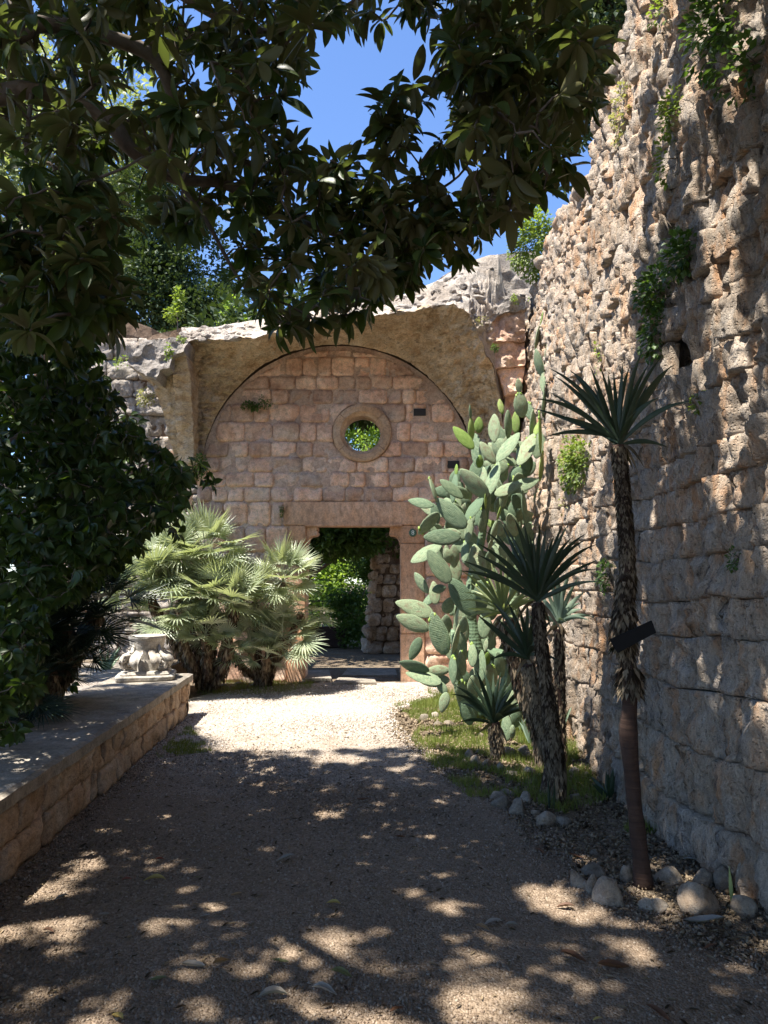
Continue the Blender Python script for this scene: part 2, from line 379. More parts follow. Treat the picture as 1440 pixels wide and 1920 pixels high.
def rubble_slab(outline, Yfun, thick, amp=.05, rs=3.0, step=12, octs=5):
    """thick broken masonry body: outline in picture points set at its own distance, triangulated with relief"""
    pts = []; n = len(outline)
    for i in range(n):
        a = Vector(outline[i]); b = Vector(outline[(i + 1) % n]); k = max(1, int((b - a).length / step))
        for j in range(k): pts.append(a.lerp(b, j / k))
    pts = [Vector((p.x + 2.5 * nz((p.x, p.y, 0), .13, 2), p.y + 2.5 * nz((p.x, p.y, 5), .13, 4))) for p in pts]
    nb = len(pts); poly = [(p.x, p.y) for p in pts]
    xs = [p[0] for p in poly]; ys = [p[1] for p in poly]
    y = min(ys)
    while y < max(ys):
        x = min(xs)
        while x < max(xs):
            q = (x + random.uniform(-.3, .3) * step, y + random.uniform(-.3, .3) * step)
            if in_poly(q[0], q[1], poly) and min((q[0] - p[0]) ** 2 + (q[1] - p[1]) ** 2 for p in poly) > (step * .5) ** 2: pts.append(Vector(q))
            x += step
        y += step
    r = delaunay_2d_cdt([Vector(p) for p in pts], [], [list(range(nb))], 1, 1e-4)
    co, tris = r[0], r[2]
    V = []
    for p in co:
        P = at(p.x, p.y, Yfun(p.x, p.y)); V.append([P.x, P.y + amp * fr(P, rs, 2, octs), P.z])
    nv = len(V); V += [[v[0], v[1] + thick, v[2]] for v in V]
    Fc = []
    for t in tris:
        t = list(t)
        a, b, c = [Vector(V[i]) for i in t[:3]]
        if (b - a).cross(c - a).y > 0: t = t[::-1]
        Fc.append(tuple(t)); Fc.append(tuple(i + nv for i in t[::-1]))
    # boundary edges
    cnt = {}
    for t in tris:
        for i in range(len(t)):
            e = (t[i], t[(i + 1) % len(t)]); cnt[frozenset(e)] = cnt.get(frozenset(e), 0) + 1
    for e, c in cnt.items():
        if c == 1:
            a, b = tuple(e); Fc.append((a, b, b + nv, a + nv))
    return np.array(V), Fc
def rock_vf(sx, sy, sz, seed, sub=3, flat=.35, amp=.22):
    bm = bmesh.new(); bmesh.ops.create_icosphere(bm, subdivisions=sub, radius=1)
    for v in bm.verts:
        p = v.co.copy(); k = 1 + amp * noise.noise(p * 1.1 + Vector((seed, seed * .3, 0))) * 1.6 + .06 * noise.noise(p * 3.5 + Vector((0, seed, 0)))
        q = p * k
        # planar chips
        for d in range(7):
            r_ = random.Random(int(seed * 97) + d); nrm = Vector((r_.uniform(-1, 1), r_.uniform(-1, 1), r_.uniform(-.6, 1))).normalized()
            t = q.dot(nrm)
            if t > .70: q -= nrm * (t - .70) * .92
        v.co = Vector((q.x * sx, q.y * sy, q.z * sz))
    V = np.array([tuple(v.co) for v in bm.verts]); Fc = [tuple(l.index for l in f.verts) for f in bm.faces]; bm.free()
    return V, Fc

# ------------------------------------------------------------------ ground
def grid(x0, x1, y0, y1, nx, ny, zf):
    xs = np.linspace(x0, x1, nx); ys = np.linspace(y0, y1, ny)
    V = [(x, y, zf(x, y)) for y in ys for x in xs]
    Fc = np.array([(j * nx + i, j * nx + i + 1, (j + 1) * nx + i + 1, (j + 1) * nx + i) for j in range(ny - 1) for i in range(nx - 1)])
    return V, Fc
V, Fc = grid(-400, 400, -400, 400, 41, 41, lambda x, y: 0.0)
struct('ground', V, Fc, M['soil'])
# gravel path sheet with an irregular edge against the planted bed
right_edge = [(0, 3.2), (2.6, 2.2), (3.3, 1.42), (3.9, 1.18), (4.6, 1.0), (5.2, .92), (6.0, .58), (7.0, .32), (7.8, .10), (8.6, .02), (9.4, .30), (10.2, .75), (11.3, .90), (12.2, .9)]
def redge(y): return float(np.interp(y, [a for a, b in right_edge], [b for a, b in right_edge]))
def ledge(y): return float(np.interp(y, [0, 1.2, 8.62, 9.0, 10.3, 11.3, 12, 20], [-1.76, -1.84, -2.36, -2.9, -2.5, -1.1, -1.3, -1.3]))
V = []; ny = 260; nx = 30
for j in range(ny):
    y = -3 + j * 14.35 / (ny - 1)
    a = ledge(y) - .0; b = redge(y) + .09 * nz((y, 0, 0), 2.2, 3) + .05 * nz((y, 0, 0), 7, 3)
    for i in range(nx):
        x = a + (b - a) * i / (nx - 1); e = min(1, min(i, nx - 1 - i) / 2)
        V.append((x, y, .004 + e * (.012 + .010 * nz((x, y, 0), .8, 2))))
Fc = np.array([(j * nx + i, j * nx + i + 1, (j + 1) * nx + i + 1, (j + 1) * nx + i) for j in range(ny - 1) for i in range(nx - 1)])
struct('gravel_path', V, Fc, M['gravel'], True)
# loose stones of the gravel
bm = bmesh.new(); bmesh.ops.create_icosphere(bm, subdivisions=1, radius=1)
bm.verts.ensure_lookup_table(); oct_V = np.array([(1, 0, 0), (0, 1, 0), (-1, 0, 0), (0, -1, 0), (0, 0, 1), (0, 0, -1)], float)
bm.free(); oct_F = np.array([(0, 1, 4), (1, 2, 4), (2, 3, 4), (3, 0, 4), (1, 0, 5), (2, 1, 5), (3, 2, 5), (0, 3, 5)])
def pebbles(n, y0, y1, x0, x1, s0, s1, keep, name, mat):
    pts = []
    while len(pts) < n:
        y = y0 + (y1 - y0) * random.random() ** 1.5; x = random.uniform(x0, x1)
        if keep(x, y): pts.append((x, y, .016))
    pts = np.array(pts); B = basis(rnd_unit(n), rnd_unit(n)); s = (s0 + (s1 * 1.5 - s0) * np.random.random(n) ** 2.2) * (1 + .10 * (pts[:, 1] - 3).clip(0))
    S = np.stack([s, s * .8, s * .55], 1)
    V, Fc = scatter(oct_V, oct_F, B, S, pts)
    o = mk(name, V, Fc, mat, None, False, 'stuff', (0, 0, 0)); return o
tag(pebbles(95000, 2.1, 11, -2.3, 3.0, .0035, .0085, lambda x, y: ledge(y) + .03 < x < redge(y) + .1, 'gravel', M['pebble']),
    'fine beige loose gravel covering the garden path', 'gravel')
tag(pebbles(9000, 2.6, 9, 0.1, 2.0, .004, .013, lambda x, y: redge(y) - .1 < x < 1.9, 'soil_crumbs', M['dead']),
    'brown crumbs of soil and litter between the yuccas', 'soil litter')
# raised terrace behind the low wall
V, Fc = boxvf(-30, -3.02, 1.0, 11.0, -.02, .40); struct('terrace_ground', V, Fc, M['soil'])

# ------------------------------------------------------------------ facade wall with door, round window
D = 11.4
fx = lambda px, py=1000: at(px, py, D).x
fz = lambda py: at(650, py, D).z
dx0, dx1 = fx(573, 1130), fx(751, 1130); dz1 = fz(985)
ox, oz = fx(679, 812), fz(812); orad_o = .485; orad_i = .30
fac = empty('gate_wall', (fx(640), D, 0), 'rosy block wall facing the path, with doorway and round window', 'wall')
FL, FR, FT = -3.05, 2.05, fz(622)
def fsurf(u, v): return Vector((u, D, v)), Vector((0, -1, 0))
# core with real openings
def curve_solid(name, loops, depth, yfront, mat, parent, bevel=0):
    cu = bpy.data.curves.new(name, 'CURVE'); cu.dimensions = '2D'; cu.fill_mode = 'BOTH'; cu.extrude = depth / 2
    for lp in loops:
        s = cu.splines.new('POLY'); s.points.add(len(lp) - 1); s.use_cyclic_u = True
        for p, (x, z) in zip(s.points, lp): p.co = (x, z, 0, 1)
    o = bpy.data.objects.new(name, cu); COL.objects.link(o)
    me = bpy.data.meshes.new_from_object(o.evaluated_get(bpy.context.evaluated_depsgraph_get())); bpy.data.objects.remove(o)
    V = np.array([(v.co.x, yfront + depth / 2 - v.co.z, v.co.y) for v in me.vertices]); Fc = [tuple(p.vertices) for p in me.polygons]
    bpy.data.meshes.remove(me)
    return mk(name, V, Fc, mat, parent)
circ = lambda cx, cz, r, n=40: [(cx + r * math.cos(2 * math.pi * i / n), cz + r * math.sin(2 * math.pi * i / n)) for i in range(n)]
door_loop = [(dx0 - .04, -.05), (dx1 + .04, -.05), (dx1 + .04, dz1 + .05), (dx0 - .04, dz1 + .05)]
zs_ = fz(880)
arch_loop = [(fx(634 + 256 * math.cos(R(t)), 800), fz(890 - 243 * math.sin(R(t)))) for t in range(2, 179, 4)]
acx, acz = fx(634, 800), fz(890); arw, arh = 256 / 115.0, 243 / 115.6
outer = [(FL, -.05), (dx0 - .04, -.05), (dx0 - .04, dz1 + .05), (dx1 + .04, dz1 + .05), (dx1 + .04, -.05), (FR, -.05), (FR, zs_)] + [(acx + (x - acx) * .996, acz + (z - acz) * .996) for x, z in arch_loop if z > zs_] + [(FL, zs_)]
curve_solid('core', [outer, circ(ox, oz, orad_i + .05)], .55, D + .012, M['mortar'], fac)
V, Fc = boxvf(FL, FR, D + .36, D + .54, zs_ - .02, FT - .05); V[:, 1] += 0; 
for (xa_, xb_, za_, zb_) in ((FL - .1, ox - .75, zs_ - .12, FT + .02), (ox + .75, FR, zs_ - .12, FT - .02), (ox - .75, ox + .75, fz(735), FT + .02)):
    V, Fc = boxvf(xa_, xb_, D + .10, D + .30, za_, zb_); mk('rear_masonry', V, Fc, M['walljoint'], fac)
# stones
jx0, jx1 = fx(540, 1150), fx(796, 1150); lz0, lz1 = dz1, fz(941); lx0, lx1 = fx(532, 960), fx(802, 960)
rows = []; z = 0.0
vs = [0]
for h in (.34, .33, .31, .32, .30, .33, .31): vs.append(vs[-1] + h)
sc_ = lz1 / vs[-1]; vs = [a * sc_ for a in vs]
while vs[-1] < FT - .3: vs.append(vs[-1] + random.uniform(.22, .33))
def fwarp(u, v):
    d = math.hypot(u - ox, v - oz)
    if d < orad_o + .01: k = (orad_o + .01) / max(d, .01); return ox + (u - ox) * k, oz + (v - oz) * k
    if v > zs_:
        k = math.hypot((u - acx) / arw, (v - acz) / arh)
        kk = .988 + .010 * nz((u, v, 0), 2.6, 3) + .004 * nz((u, v, 0), 9, 3)
        if k > kk: return acx + (u - acx) * kk / k, acz + (v - acz) * kk / k
    return u, v
for v0, v1 in zip(vs[:-1], vs[1:]):
    if v1 <= lz0 + .02:
        rows.append((v0, v1, course(FL, jx0 - .005, .3, .52))); rows.append((v0, v1, course(jx1 + .005, FR, .3, .5)))
    elif v0 < lz1 - .02:
        rows.append((v0, v1, course(FL, lx0 - .005, .3, .52))); rows.append((v0, v1, course(lx1 + .005, FR, .3, .5)))
    else: rows.append((v0, v1, course(FL, FR, .22, .52)))
hole1 = (fx(787, 774), fz(774)); hole2 = (fx(850, 872), fz(872))
def fskip(u, v):
    if math.hypot(u - ox, v - oz) < orad_o - .05: return True
    return v > zs_ and math.hypot((u - acx) / arw, (v - acz) / arh) > 1.02
# split rows around the two putlog holes
def cut_hole(rows, hx, hz, w):
    out = []
    for v0, v1, ub in rows:
        if v0 <= hz <= v1 and ub[0] < hx < ub[-1]:
            l = [u for u in ub if u < hx - w - .08] + [hx - w]; r = [hx + w] + [u for u in ub if u > hx + w + .08]
            out.append((v0, v1, l)); out.append((v0, v1, r)); out.append((v0, hz - .05, [hx - w, hx + w])); out.append((hz + .07, v1, [hx - w, hx + w]))
        else: out.append((v0, v1, ub))
    return out
rows = cut_hole(rows, *hole1, .11); rows = cut_hole(rows, *hole2, .09)
blocks(fac, fsurf, rows, M['facade'], gap=.0050, inset=.022, bulge=.006, rough=.036, rs=5, res=.045, proud=.012, skip=fskip, warp=fwarp)
# flat black plates that paint the shade inside the putlog holes
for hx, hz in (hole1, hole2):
    V, Fc = boxvf(hx - .1, hx + .1, D - .004, D + .008, hz - .05, hz + .07); mk('hole_shade', V, Fc, M['iron'], fac)
# round window ring of four carved voussoirs
for a0, a1 in ((-38, 42), (42, 140), (140, 218), (218, 322)):
    V = []; n = 14; prof = [(orad_i, .30), (orad_i, .02), (orad_i + .03, -.005), (orad_i + .06, -.045), (orad_o - .05, -.055), (orad_o - .01, -.045), (orad_o, -.01), (orad_o, .05)]
    for i in range(n):
        a = R(a0 + .5 + (a1 - a0 - 1) * i / (n - 1))
        for r_, y in prof: V.append((ox + r_ * math.cos(a), D + y, oz + r_ * math.sin(a)))
    k = len(prof); Fc = [(i * k + j, (i + 1) * k + j, (i + 1) * k + j + 1, i * k + j + 1) for i in range(n - 1) for j in range(k - 1)] + [tuple(range(k)), tuple(range((n - 1) * k, n * k))[::-1]]
    mk('ring_stone', V, Fc, M['ring'], fac)
# door frame: lintel, bracket stones, jamb stones
def dressed(name, x0, x1, z0, z1, y0, y1, par=fac, mat='dress', bev=.012):
    bm = bmesh.new(); bmesh.ops.create_cube(bm, size=1)
    for v in bm.verts: v.co = Vector((x0 + (v.co.x + .5) * (x1 - x0), y0 + (v.co.y + .5) * (y1 - y0), z0 + (v.co.z + .5) * (z1 - z0)))
    bmesh.ops.bevel(bm, geom=bm.edges[:], offset=bev, segments=2, affect='EDGES')
    bmesh.ops.subdivide_edges(bm, edges=[e for e in bm.edges if e.calc_length() > .25], cuts=6, use_grid_fill=True)
    for v in bm.verts: v.co += Vector((.006 * nz(v.co, 4, 1), .008 * nz(v.co, 5, 2), .006 * nz(v.co, 4, 3)))
    V = np.array([tuple(v.co) for v in bm.verts]); bm.verts.index_update(); Fc = [tuple(l.index for l in f.verts) for f in bm.faces]; bm.free()
    return mk(name, V, Fc, M[mat], par)
lin = dressed('lintel', lx0, lx1, lz0, lz1, D - .035, D + .5)
dressed('lintel_fillet', dx0 - .03, dx1 + .03, lz0 - .022, lz0 + .028, D - .055, D - .02, fac)
jz = [0, fz(1188), fz(1019), lz0 - .004]
for (a, b) in ((jx0, dx0), (dx1, jx1)):
    for i in range(3):
        dressed('jamb_stone', a, b, jz[i] + (.004 if i else 0), jz[i + 1], D - .03, D + .46)
for s, xe in ((1, dx0), (-1, dx1)):           # scrolled brackets in the upper corners
    top = lz0 - .024; w_ = .17; h_ = .27
    loop = [(xe - s * .012, top)] + [(xe + s * w_, top), (xe + s * w_, top - .05)]
    for i in range(7): a = R(90 - i * 30 / 1.0 * 1); loop.append((xe + s * (w_ - .035 + .045 * math.cos(R(80 - i * 27))), top - .095 + .045 * math.sin(R(80 - i * 27))))
    for i in range(8): a = R(90 + i * 90 / 7); loop.append((xe + s * (.012 + (.085) * (1 - math.sin(R(i * 90 / 7))) ), top - .145 - (h_ - .145) * (1 - math.cos(R(i * 90 / 7)))))
    loop.append((xe - s * .012, top - h_))
    if s < 0: loop = loop[::-1]
    curve_solid('bracket', [loop], .42, D + .0, M['dress'], fac)
# crack line and enamel number plaque
pl = at(774, 999, D - .045); ph = empty('number_plaque', pl, 'small round green enamel plaque with white number 8 by the doorway', 'plaque')
n = 24; V = []
for y, r_ in ((.015, .062), (0, .062), (-.006, .056)):
    V += [(pl.x + r_ * math.cos(2 * math.pi * i / n), pl.y + y, pl.z + 1.05 * r_ * math.sin(2 * math.pi * i / n)) for i in range(n)]
Fc = [(j * n + i, (j + 1) * n + i, (j + 1) * n + (i + 1) % n, j * n + (i + 1) % n) for j in range(2) for i in range(n)] + [tuple(range(2 * n, 3 * n))]
mk('plate', V, Fc, M['green'], ph)
tx = bpy.data.curves.new('number', 'FONT'); tx.body = '8'; tx.size = .10; tx.extrude = .002; tx.align_x = 'CENTER'; tx.align_y = 'CENTER'; tx.materials.append(M['white'])
to = bpy.data.objects.new('number', tx); COL.objects.link(to); tme = bpy.data.meshes.new_from_object(to.evaluated_get(bpy.context.evaluated_depsgraph_get())); bpy.data.objects.remove(to); to = bpy.data.objects.new('number', tme); COL.objects.link(to); to.parent = ph; to.location = (0, -.009, 0); to.rotation_euler = (math.pi / 2, 0, 0)
# threshold slabs
def slab(px0, px1, py0, py1, z, label, th=.05, group='stone slabs at the doorway', mat='cap'):
    a = gnd(px0, py1, z); b = gnd(px1, py1, z); c = gnd(px1 - 4, py0, z); d = gnd(px0 + 12, py0, z)
    bm = bmesh.new(); top = [bm.verts.new(p) for p in (a, b, c, d)]; bot = [bm.verts.new(p - Vector((0, 0, th))) for p in (a, b, c, d)]
    bm.faces.new(top); bm.faces.new(bot[::-1])
    for i in range(4): bm.faces.new((top[i], bot[i], bot[(i + 1) % 4], top[(i + 1) % 4]))
    bmesh.ops.recalc_face_normals(bm, faces=bm.faces[:])
    bmesh.ops.bevel(bm, geom=bm.edges[:], offset=.008, segments=2, affect='EDGES'); bm.verts.index_update()
    V = np.array([tuple(v.co) for v in bm.verts]); Fc = [tuple(l.index for l in f.verts) for f in bm.faces]; bm.free()
    return tag(mk('stone_slab', V, Fc, M[mat]), label, 'slab', group)
slab(622, 706, 1270, 1280, .05, 'pale flat slab catching the sun on the doorstep')
slab(566, 622, 1256, 1272, .07, 'grey slab in shade at the left foot of the doorway')
slab(640, 745, 1252, 1266, .04, 'dim slab behind the sunlit doorstep slab')
slab(588, 660, 1287, 1292, .02, 'broken low slab edge in the gravel before the doorstep')
V, Fc = grid(dx0 - .1, dx1 + .1, 11.28, 12.1, 30, 20, lambda x, y: .018 + .012 * fr((x, y, 0), 5, 1, 3)); struct('doorway_earth', V, Fc, M['soil'], True)

# ------------------------------------------------------------------ vault remains
vault = empty('vault_ruin', (fx(640), D - .8, fz(640)), 'broken groin vault of tawny stone projecting over the gate wall', 'ruined vault')
ax, az, arx, arz = 634, 890, 256, 243
def arch_px(th): return ax + arx * math.cos(th), az - arz * math.sin(th)
NU = 29
# (angle on the wall arch, edge px, edge py, distance in front of the wall, skyline px, py, distance)
ctrl = [(180, 366, 872, .12, 352, 850, .1), (172, 360, 800, .22, 345, 700, .2), (160, 354, 700, .50, 342, 640, .3), (148, 350, 640, .75, 340, 613, .3), (135, 400, 637, .85, 400, 612, .3),
        (120, 480, 634, 1.2, 470, 600, .35), (103, 570, 612, 1.1, 560, 586, .35), (90, 640, 600, 1.05, 630, 574, .35), (75, 715, 592, 1.15, 700, 562, .35), (62, 790, 580, 1.35, 765, 549, .35),
        (50, 850, 570, 1.6, 830, 520, .4), (40, 880, 590, 1.6, 880, 488, .4), (30, 900, 640, 1.35, 915, 478, .4), (20, 925, 690, 1.05, 935, 476, .5), (8, 945, 790, .6, 955, 600, .6), (0, 950, 870, .4, 960, 700, .5)]
ct = np.array(ctrl, float); tpar = np.linspace(0, 1, len(ctrl))
def vcurve(k0, u):
    return [float(np.interp(u, tpar, ct[:, k0 + i])) for i in range(3)]
def A_(u):
    th = R(float(np.interp(u, tpar, ct[:, 0]))); p = arch_px(th); return at(p[0], p[1], D - .02)
def B_(u): x, y, t = vcurve(1, u); return at(x + 3 * nz((u * 30, 0, 0), 1.3, 2), y + 4 * nz((u * 30, 0, 0), 1.1, 7) + 3 * nz((u * 30, 0, 0), 3.7, 7), D - t)
def C_(u): x, y, t = vcurve(4, u); return at(x, y + 1.5, D - t)
def wsurf(u, v):      # u in 0..8, v in 0..2 metres-ish
    uu = min(max(u / 8, 0), 1); vv = min(max(v / 1.5, 0), 1)
    def P(a, b):
        a = min(max(a, 0), 1); p = A_(a).lerp(B_(a), b)
        return p + Vector((0, 0, .10 * math.sin(math.pi * b)))
    p = P(uu, vv); e = .01
    du = P(uu + e, vv) - P(uu - e, vv); dv = P(uu, min(vv + e, 1)) - P(uu, max(vv - e, 0))
    n = du.cross(dv).normalized()
    if n.z > 0 and n.y > -.9: n = -n
    ctr = at(634, 1000, D - 1.2)
    if n.dot(ctr - p) < 0: n = -n
    return p, n
NUw, NVw = 300, 64; V = []
for j in range(NVw + 1):
    for i in range(NUw + 1):
        p, n_ = wsurf(8 * i / NUw, 1.5 * j / NVw); e = min(1, min(j, NVw - j) / 3)
        h = .10 * fr(p, 2.8, 4, 5) - .085 * abs(fr((p.x * .6, p.y, p.z * 2.4), 8, 2, 4))
        # hairline joints of the voussoirs
        ju = abs(((8 * i / NUw) / .62 + (.5 if int(j / NVw * 5) % 2 else 0)) % 1 - .5) ; jv = abs((j / NVw * 5) % 1 - .5)
        if (ju > .485 and nz(p, 2, 7) > -.1) or (jv > .46 and nz(p, 1.6, 3) > .02): h -= .02
        V.append(tuple(p + n_ * h * (.3 + .7 * e)))
Fc = np.array([(j * (NUw + 1) + i, j * (NUw + 1) + i + 1, (j + 1) * (NUw + 1) + i + 1, (j + 1) * (NUw + 1) + i) for j in range(NVw) for i in range(NUw)])
mk('vault_web', V, Fc, M['web'], vault, False)
# broken crown: from the web's edge up to the skyline, then back over the wall top
NU = 260; NVv = 26; V = []
for j in range(NVv + 8):
    for i in range(NU):
        u = i / (NU - 1); b = B_(u); c = C_(u)
        if j <= NVv: p = b.lerp(c, j / NVv); am = .09 * math.sin(math.pi * min(1, (j + .6) / NVv)) + .012
        else: p = c + Vector((0, (j - NVv) * .14, -.01 * (j - NVv))); am = .03
        q = p + Vector((0, -.6, .8)) * (am * (abs(fr(p, 3.6, 4, 5)) * 1.3 + .75 * abs(fr(p, 9, 2, 4)) - .35))
        if j == 0: q = p + Vector((0, -.03, 0)) + Vector((0, 0, .02 * nz(p, 7)))
        V.append(tuple(q))
Fc = np.array([(j * NU + i, j * NU + i + 1, (j + 1) * NU + i + 1, (j + 1) * NU + i) for j in range(NVv + 7) for i in range(NU - 1)])
mk('broken_crown', V, Fc, M['pale'], vault, False)
# loose rubble lumps along the broken edge
for k in range(150):
    u = random.uniform(.42, .84) if k < 95 else random.uniform(.2, .42); b = B_(u).lerp(C_(u), random.uniform(.03, .85))
    s_ = random.uniform(.03, .10); V, Fc = rock_vf(s_ * 1.3, s_, s_ * .7, k * 3.1 + 2, 2, amp=.35); mk('rubble', V + np.array(b), Fc, M['pale'], vault)
# crack line pieces: arch groove ring darkened by a recessed strip is given by the joint between web and wall
# ribs
V, Fc = rubble_slab([(322, 668), (348, 655), (356, 700), (362, 800), (364, 870), (352, 900), (334, 880), (330, 800), (327, 740)], lambda x, y: D - .92 + max(0, (y - 660)) * .0033, .6, .045, 5, 5)
mk('rib', V, Fc, M['web'], vault)
V, Fc = rubble_slab([(240, 682), (252, 668), (290, 650), (322, 664), (324, 668), (327, 740), (330, 800), (334, 880), (322, 840), (312, 800), (302, 762), (286, 722), (262, 700)], lambda x, y: D - .80 + max(0, (y - 660)) * .0028, .55, .055, 5, 5)
mk('springer', V, Fc, M['web'], vault)
V, Fc = rubble_slab([(238, 682), (250, 655), (270, 640), (345, 632), (352, 640), (346, 662), (324, 668), (318, 690), (300, 694), (292, 712), (276, 706)], lambda x, y: D - .98 - (y - 640) * .001, .75, .07, 5, 5)
mk('springer_top', V, Fc, M['pale'], vault)
for q, (ol, dd) in enumerate((([(914, 604), (932, 584), (984, 580), (986, 638), (930, 640), (912, 636)], 1.02), ([(913, 640), (985, 642), (984, 684), (930, 690), (914, 656)], .98), ([(932, 693), (984, 687), (978, 735), (948, 740), (938, 712)], .92), ([(948, 743), (978, 738), (968, 800), (947, 800)], .82), ([(947, 803), (968, 803), (966, 860), (946, 860)], .72))):
    V, Fc = rubble_slab(ol, lambda x, y: D - dd, .95, .07, 5, 6); mk('springer', V, Fc, M['facade'], vault)
V, Fc = rubble_slab([(906, 604), (914, 584), (940, 556), (986, 552), (988, 578), (936, 588), (922, 604), (914, 626)], lambda x, y: D - 1.08, 1.1, .06, 5, 5)
mk('springer_top', V, Fc, M['pale'], vault)
# side wall of the bay on the right, between the gate wall and the tall wall
V, Fc = rubble_slab([(893, 690), (948, 690), (960, 800), (975, 880), (960, 1290), (900, 1290), (893, 880)], lambda x, y: D - .12 - max(0, x - 905) * .008, .3, .03, 3, 12)
side = mk('bay_side', V, Fc, M['facade'], fac)
# mound of masonry behind the vault top
V, Fc = rubble_slab([(700, 566), (765, 551), (815, 528), (870, 494), (905, 481), (950, 474), (1010, 470), (1010, 640), (760, 640)], lambda x, y: D - .2, 1.2, .07, 3, 14)
mk('upper_masonry', V, Fc, M['pale'], vault)
# left ruined wall beyond the vault
lw = empty('limestone_ruin_wall', at(250, 1200, D + .55), 'sunlit grey limestone wall stub beyond the left end of the vault', 'wall')
V, Fc = rubble_slab([(60, 600), (140, 585), (205, 598), (255, 604), (300, 622), (346, 616), (356, 700), (362, 900), (372, 1000), (376, 1250), (60, 1250)], lambda x, y: D + .55, .8, .10, 2.5, 16)
mk('core', V, Fc, M['walljoint'], lw)
def lsurf(u, v): return Vector((u, D + .50 + .03 * math.sin(u * 3), v)), Vector((0, -1, 0))
xa, xb = at(75, 900, D + .5).x, at(374, 900, D + .5).x; rows = []; z = 0
while z < at(200, 622, D + .5).z - .1:
    h = random.uniform(.30, .42); rows.append((z, z + h, course(xa, xb, .35, .7))); z += h
blocks(lw, lsurf, rows, M['pale'], gap=.006, inset=.07, bulge=.008, rough=.07, rs=5, res=.04, proud=.02, ridge=.05, edge=.02, cf=.1)

# ------------------------------------------------------------------ tall rough wall on the right
tw = empty('tall_stone_wall', (1.9, 6, 0), 'tall rough limestone block wall rising along the right of the path', 'wall')
WY = [-4, 2.5, 3.2, 4.45, 5.8, 7.0, 9, 11.4, 14]; WX = [2.1, 1.97, 1.92, 1.79, 1.74, 1.80, 1.83, 1.86, 1.9]
def wx(y): return float(np.interp(y, WY, WX))
def ztop(y): return float(np.interp(y, [2, 4, 6.0, 6.9, 7.4, 9.3, 10.2, 11.4, 13], [9.0, 8.4, 6.95, 6.45, 6.0, 6.35, 6.1, 5.75, 5.6]))
def tsurf(u, v):
    x = wx(u) + .075 * v + .04 * nz((u, v, 0), .7, 3) + .05 * math.sin(u * 1.1 + v * .3)
    return Vector((x, u, v)), Vector((-1, 0, .075)).normalized()
holes = []
for px, py, r_ in ((1255, 430, .30), (1268, 620, .26), (1385, 548, .13), (1310, 600, .13), (1222, 972, .10), (1100, 880, .12), (1345, 1080, .08)):
    d = ray(px, py); Y = 1.9 / (d.x / d.y)
    for _ in range(4): z = EYE + d.z / d.y * Y; Y = (wx(Y) + .075 * z) / (d.x / d.y)
    holes.append((Y, EYE + d.z / d.y * Y, r_))
def twarp(u, v):
    return u + .03 * nz((u, v, 0), 2.2, 8), v + .075 * nz((u, v, 0), .75, 5) * min(1, v * 3) + .030 * nz((u, v, 0), 2.6, 2) * min(1, v * 3)
def tskip(u, v):
    if v > ztop(u): return True
    return any(abs(u - a) < r_ * .8 and abs(v - b) < r_ * 1.0 for a, b, r_ in holes if r_ > .2)
def tgap(u, v): return .42 * any(abs(u - a) < r_ * 1.1 and abs(v - b) < r_ * 1.2 for a, b, r_ in holes if r_ > .2)
rows = []; z = 0.0
while z < 9.0:
    h = random.uniform(.20, .36); y0 = 2.7
    # nearest visible distance at this height
    rows.append((z, z + h, course(y0, 12.6, .26, .80))); z += h
def trough_noise(p): return 0
blocks(tw, tsurf, rows, M['wall'], gap=.004, inset=.10, bulge=.004, rough=.045, rs=6.5, res=.025, proud=.016, skip=tskip, ns=(1, 1.7, .42), edge=.015, ridge=.06, cf=.08, flute=.135, warp=twarp)
V = []; 
ys = np.arange(-4, 13.4, .2); nvv = 40
for yv in ys:
    zt = ztop(yv)
    for j in range(nvv + 1):
        v = -.05 + (zt + .03) * j / nvv; P, N = tsurf(yv, v); V.append(tuple(P - N * (.105 + tgap(yv, v) + .03 * nz(P, 3))))
    V.append((wx(yv) + .075 * zt + 1.6, yv, zt + .1)); V.append((wx(yv) + 2.4, yv, -.05))
k = nvv + 3
Fc = np.array([(i * k + j, i * k + j + 1, (i + 1) * k + j + 1, (i + 1) * k + j) for i in range(len(ys) - 1) for j in range(k - 1)])
mk('core', V, Fc, M['wall'], tw, True)
# rounded broken stones along the top
for kk in range(34):
    y = 5.4 + kk * .2 + random.uniform(-.06, .06); s = random.uniform(.10, .2); P, N = tsurf(y, ztop(y) - .02)
    V, Fc = rock_vf(s * 1.1, s * 1.2, s * .9, kk * 5.3, 3, amp=.3); mk('top_stone', V + np.array(P + Vector((.1, 0, 0))), Fc, M['wall'], tw, True)

# ------------------------------------------------------------------ low wall with coping
la, lb = Vector((-1.80, 1.2, 0)), Vector((-2.32, 8.62, 0)); ld = (lb - la); LL = ld.length; ld.normalize(); ln = Vector((ld.y, -ld.x, 0)); LH = .50; LWd = .84
low = empty('low_wall', ((la + lb) / 2), 'low block wall with flat coping running along the left of the path', 'low wall')
def lwsurf(u, v): return la + ld * u + Vector((0, 0, v)) - ln * .02, ln
rows = []
for v0, v1 in ((0, .205), (.205, .415)): rows.append((v0, v1, course(0, LL - .0, .13, .42)))
blocks(low, lwsurf, rows, M['low'], gap=.005, inset=.035, bulge=.010, rough=.030, rs=7, res=.028, proud=.014, ridge=.02, edge=.025)
def lesurf(u, v): return lb - ln * u + Vector((0, 0, v)) - ld * .02, ld
blocks(low, lesurf, [(0, .205, course(0, LWd, .2, .4)), (.205, .415, course(0, LWd, .2, .4))], M['low'], gap=.01, inset=.05, bulge=.016, rough=.02, rs=7, res=.05, proud=.01)
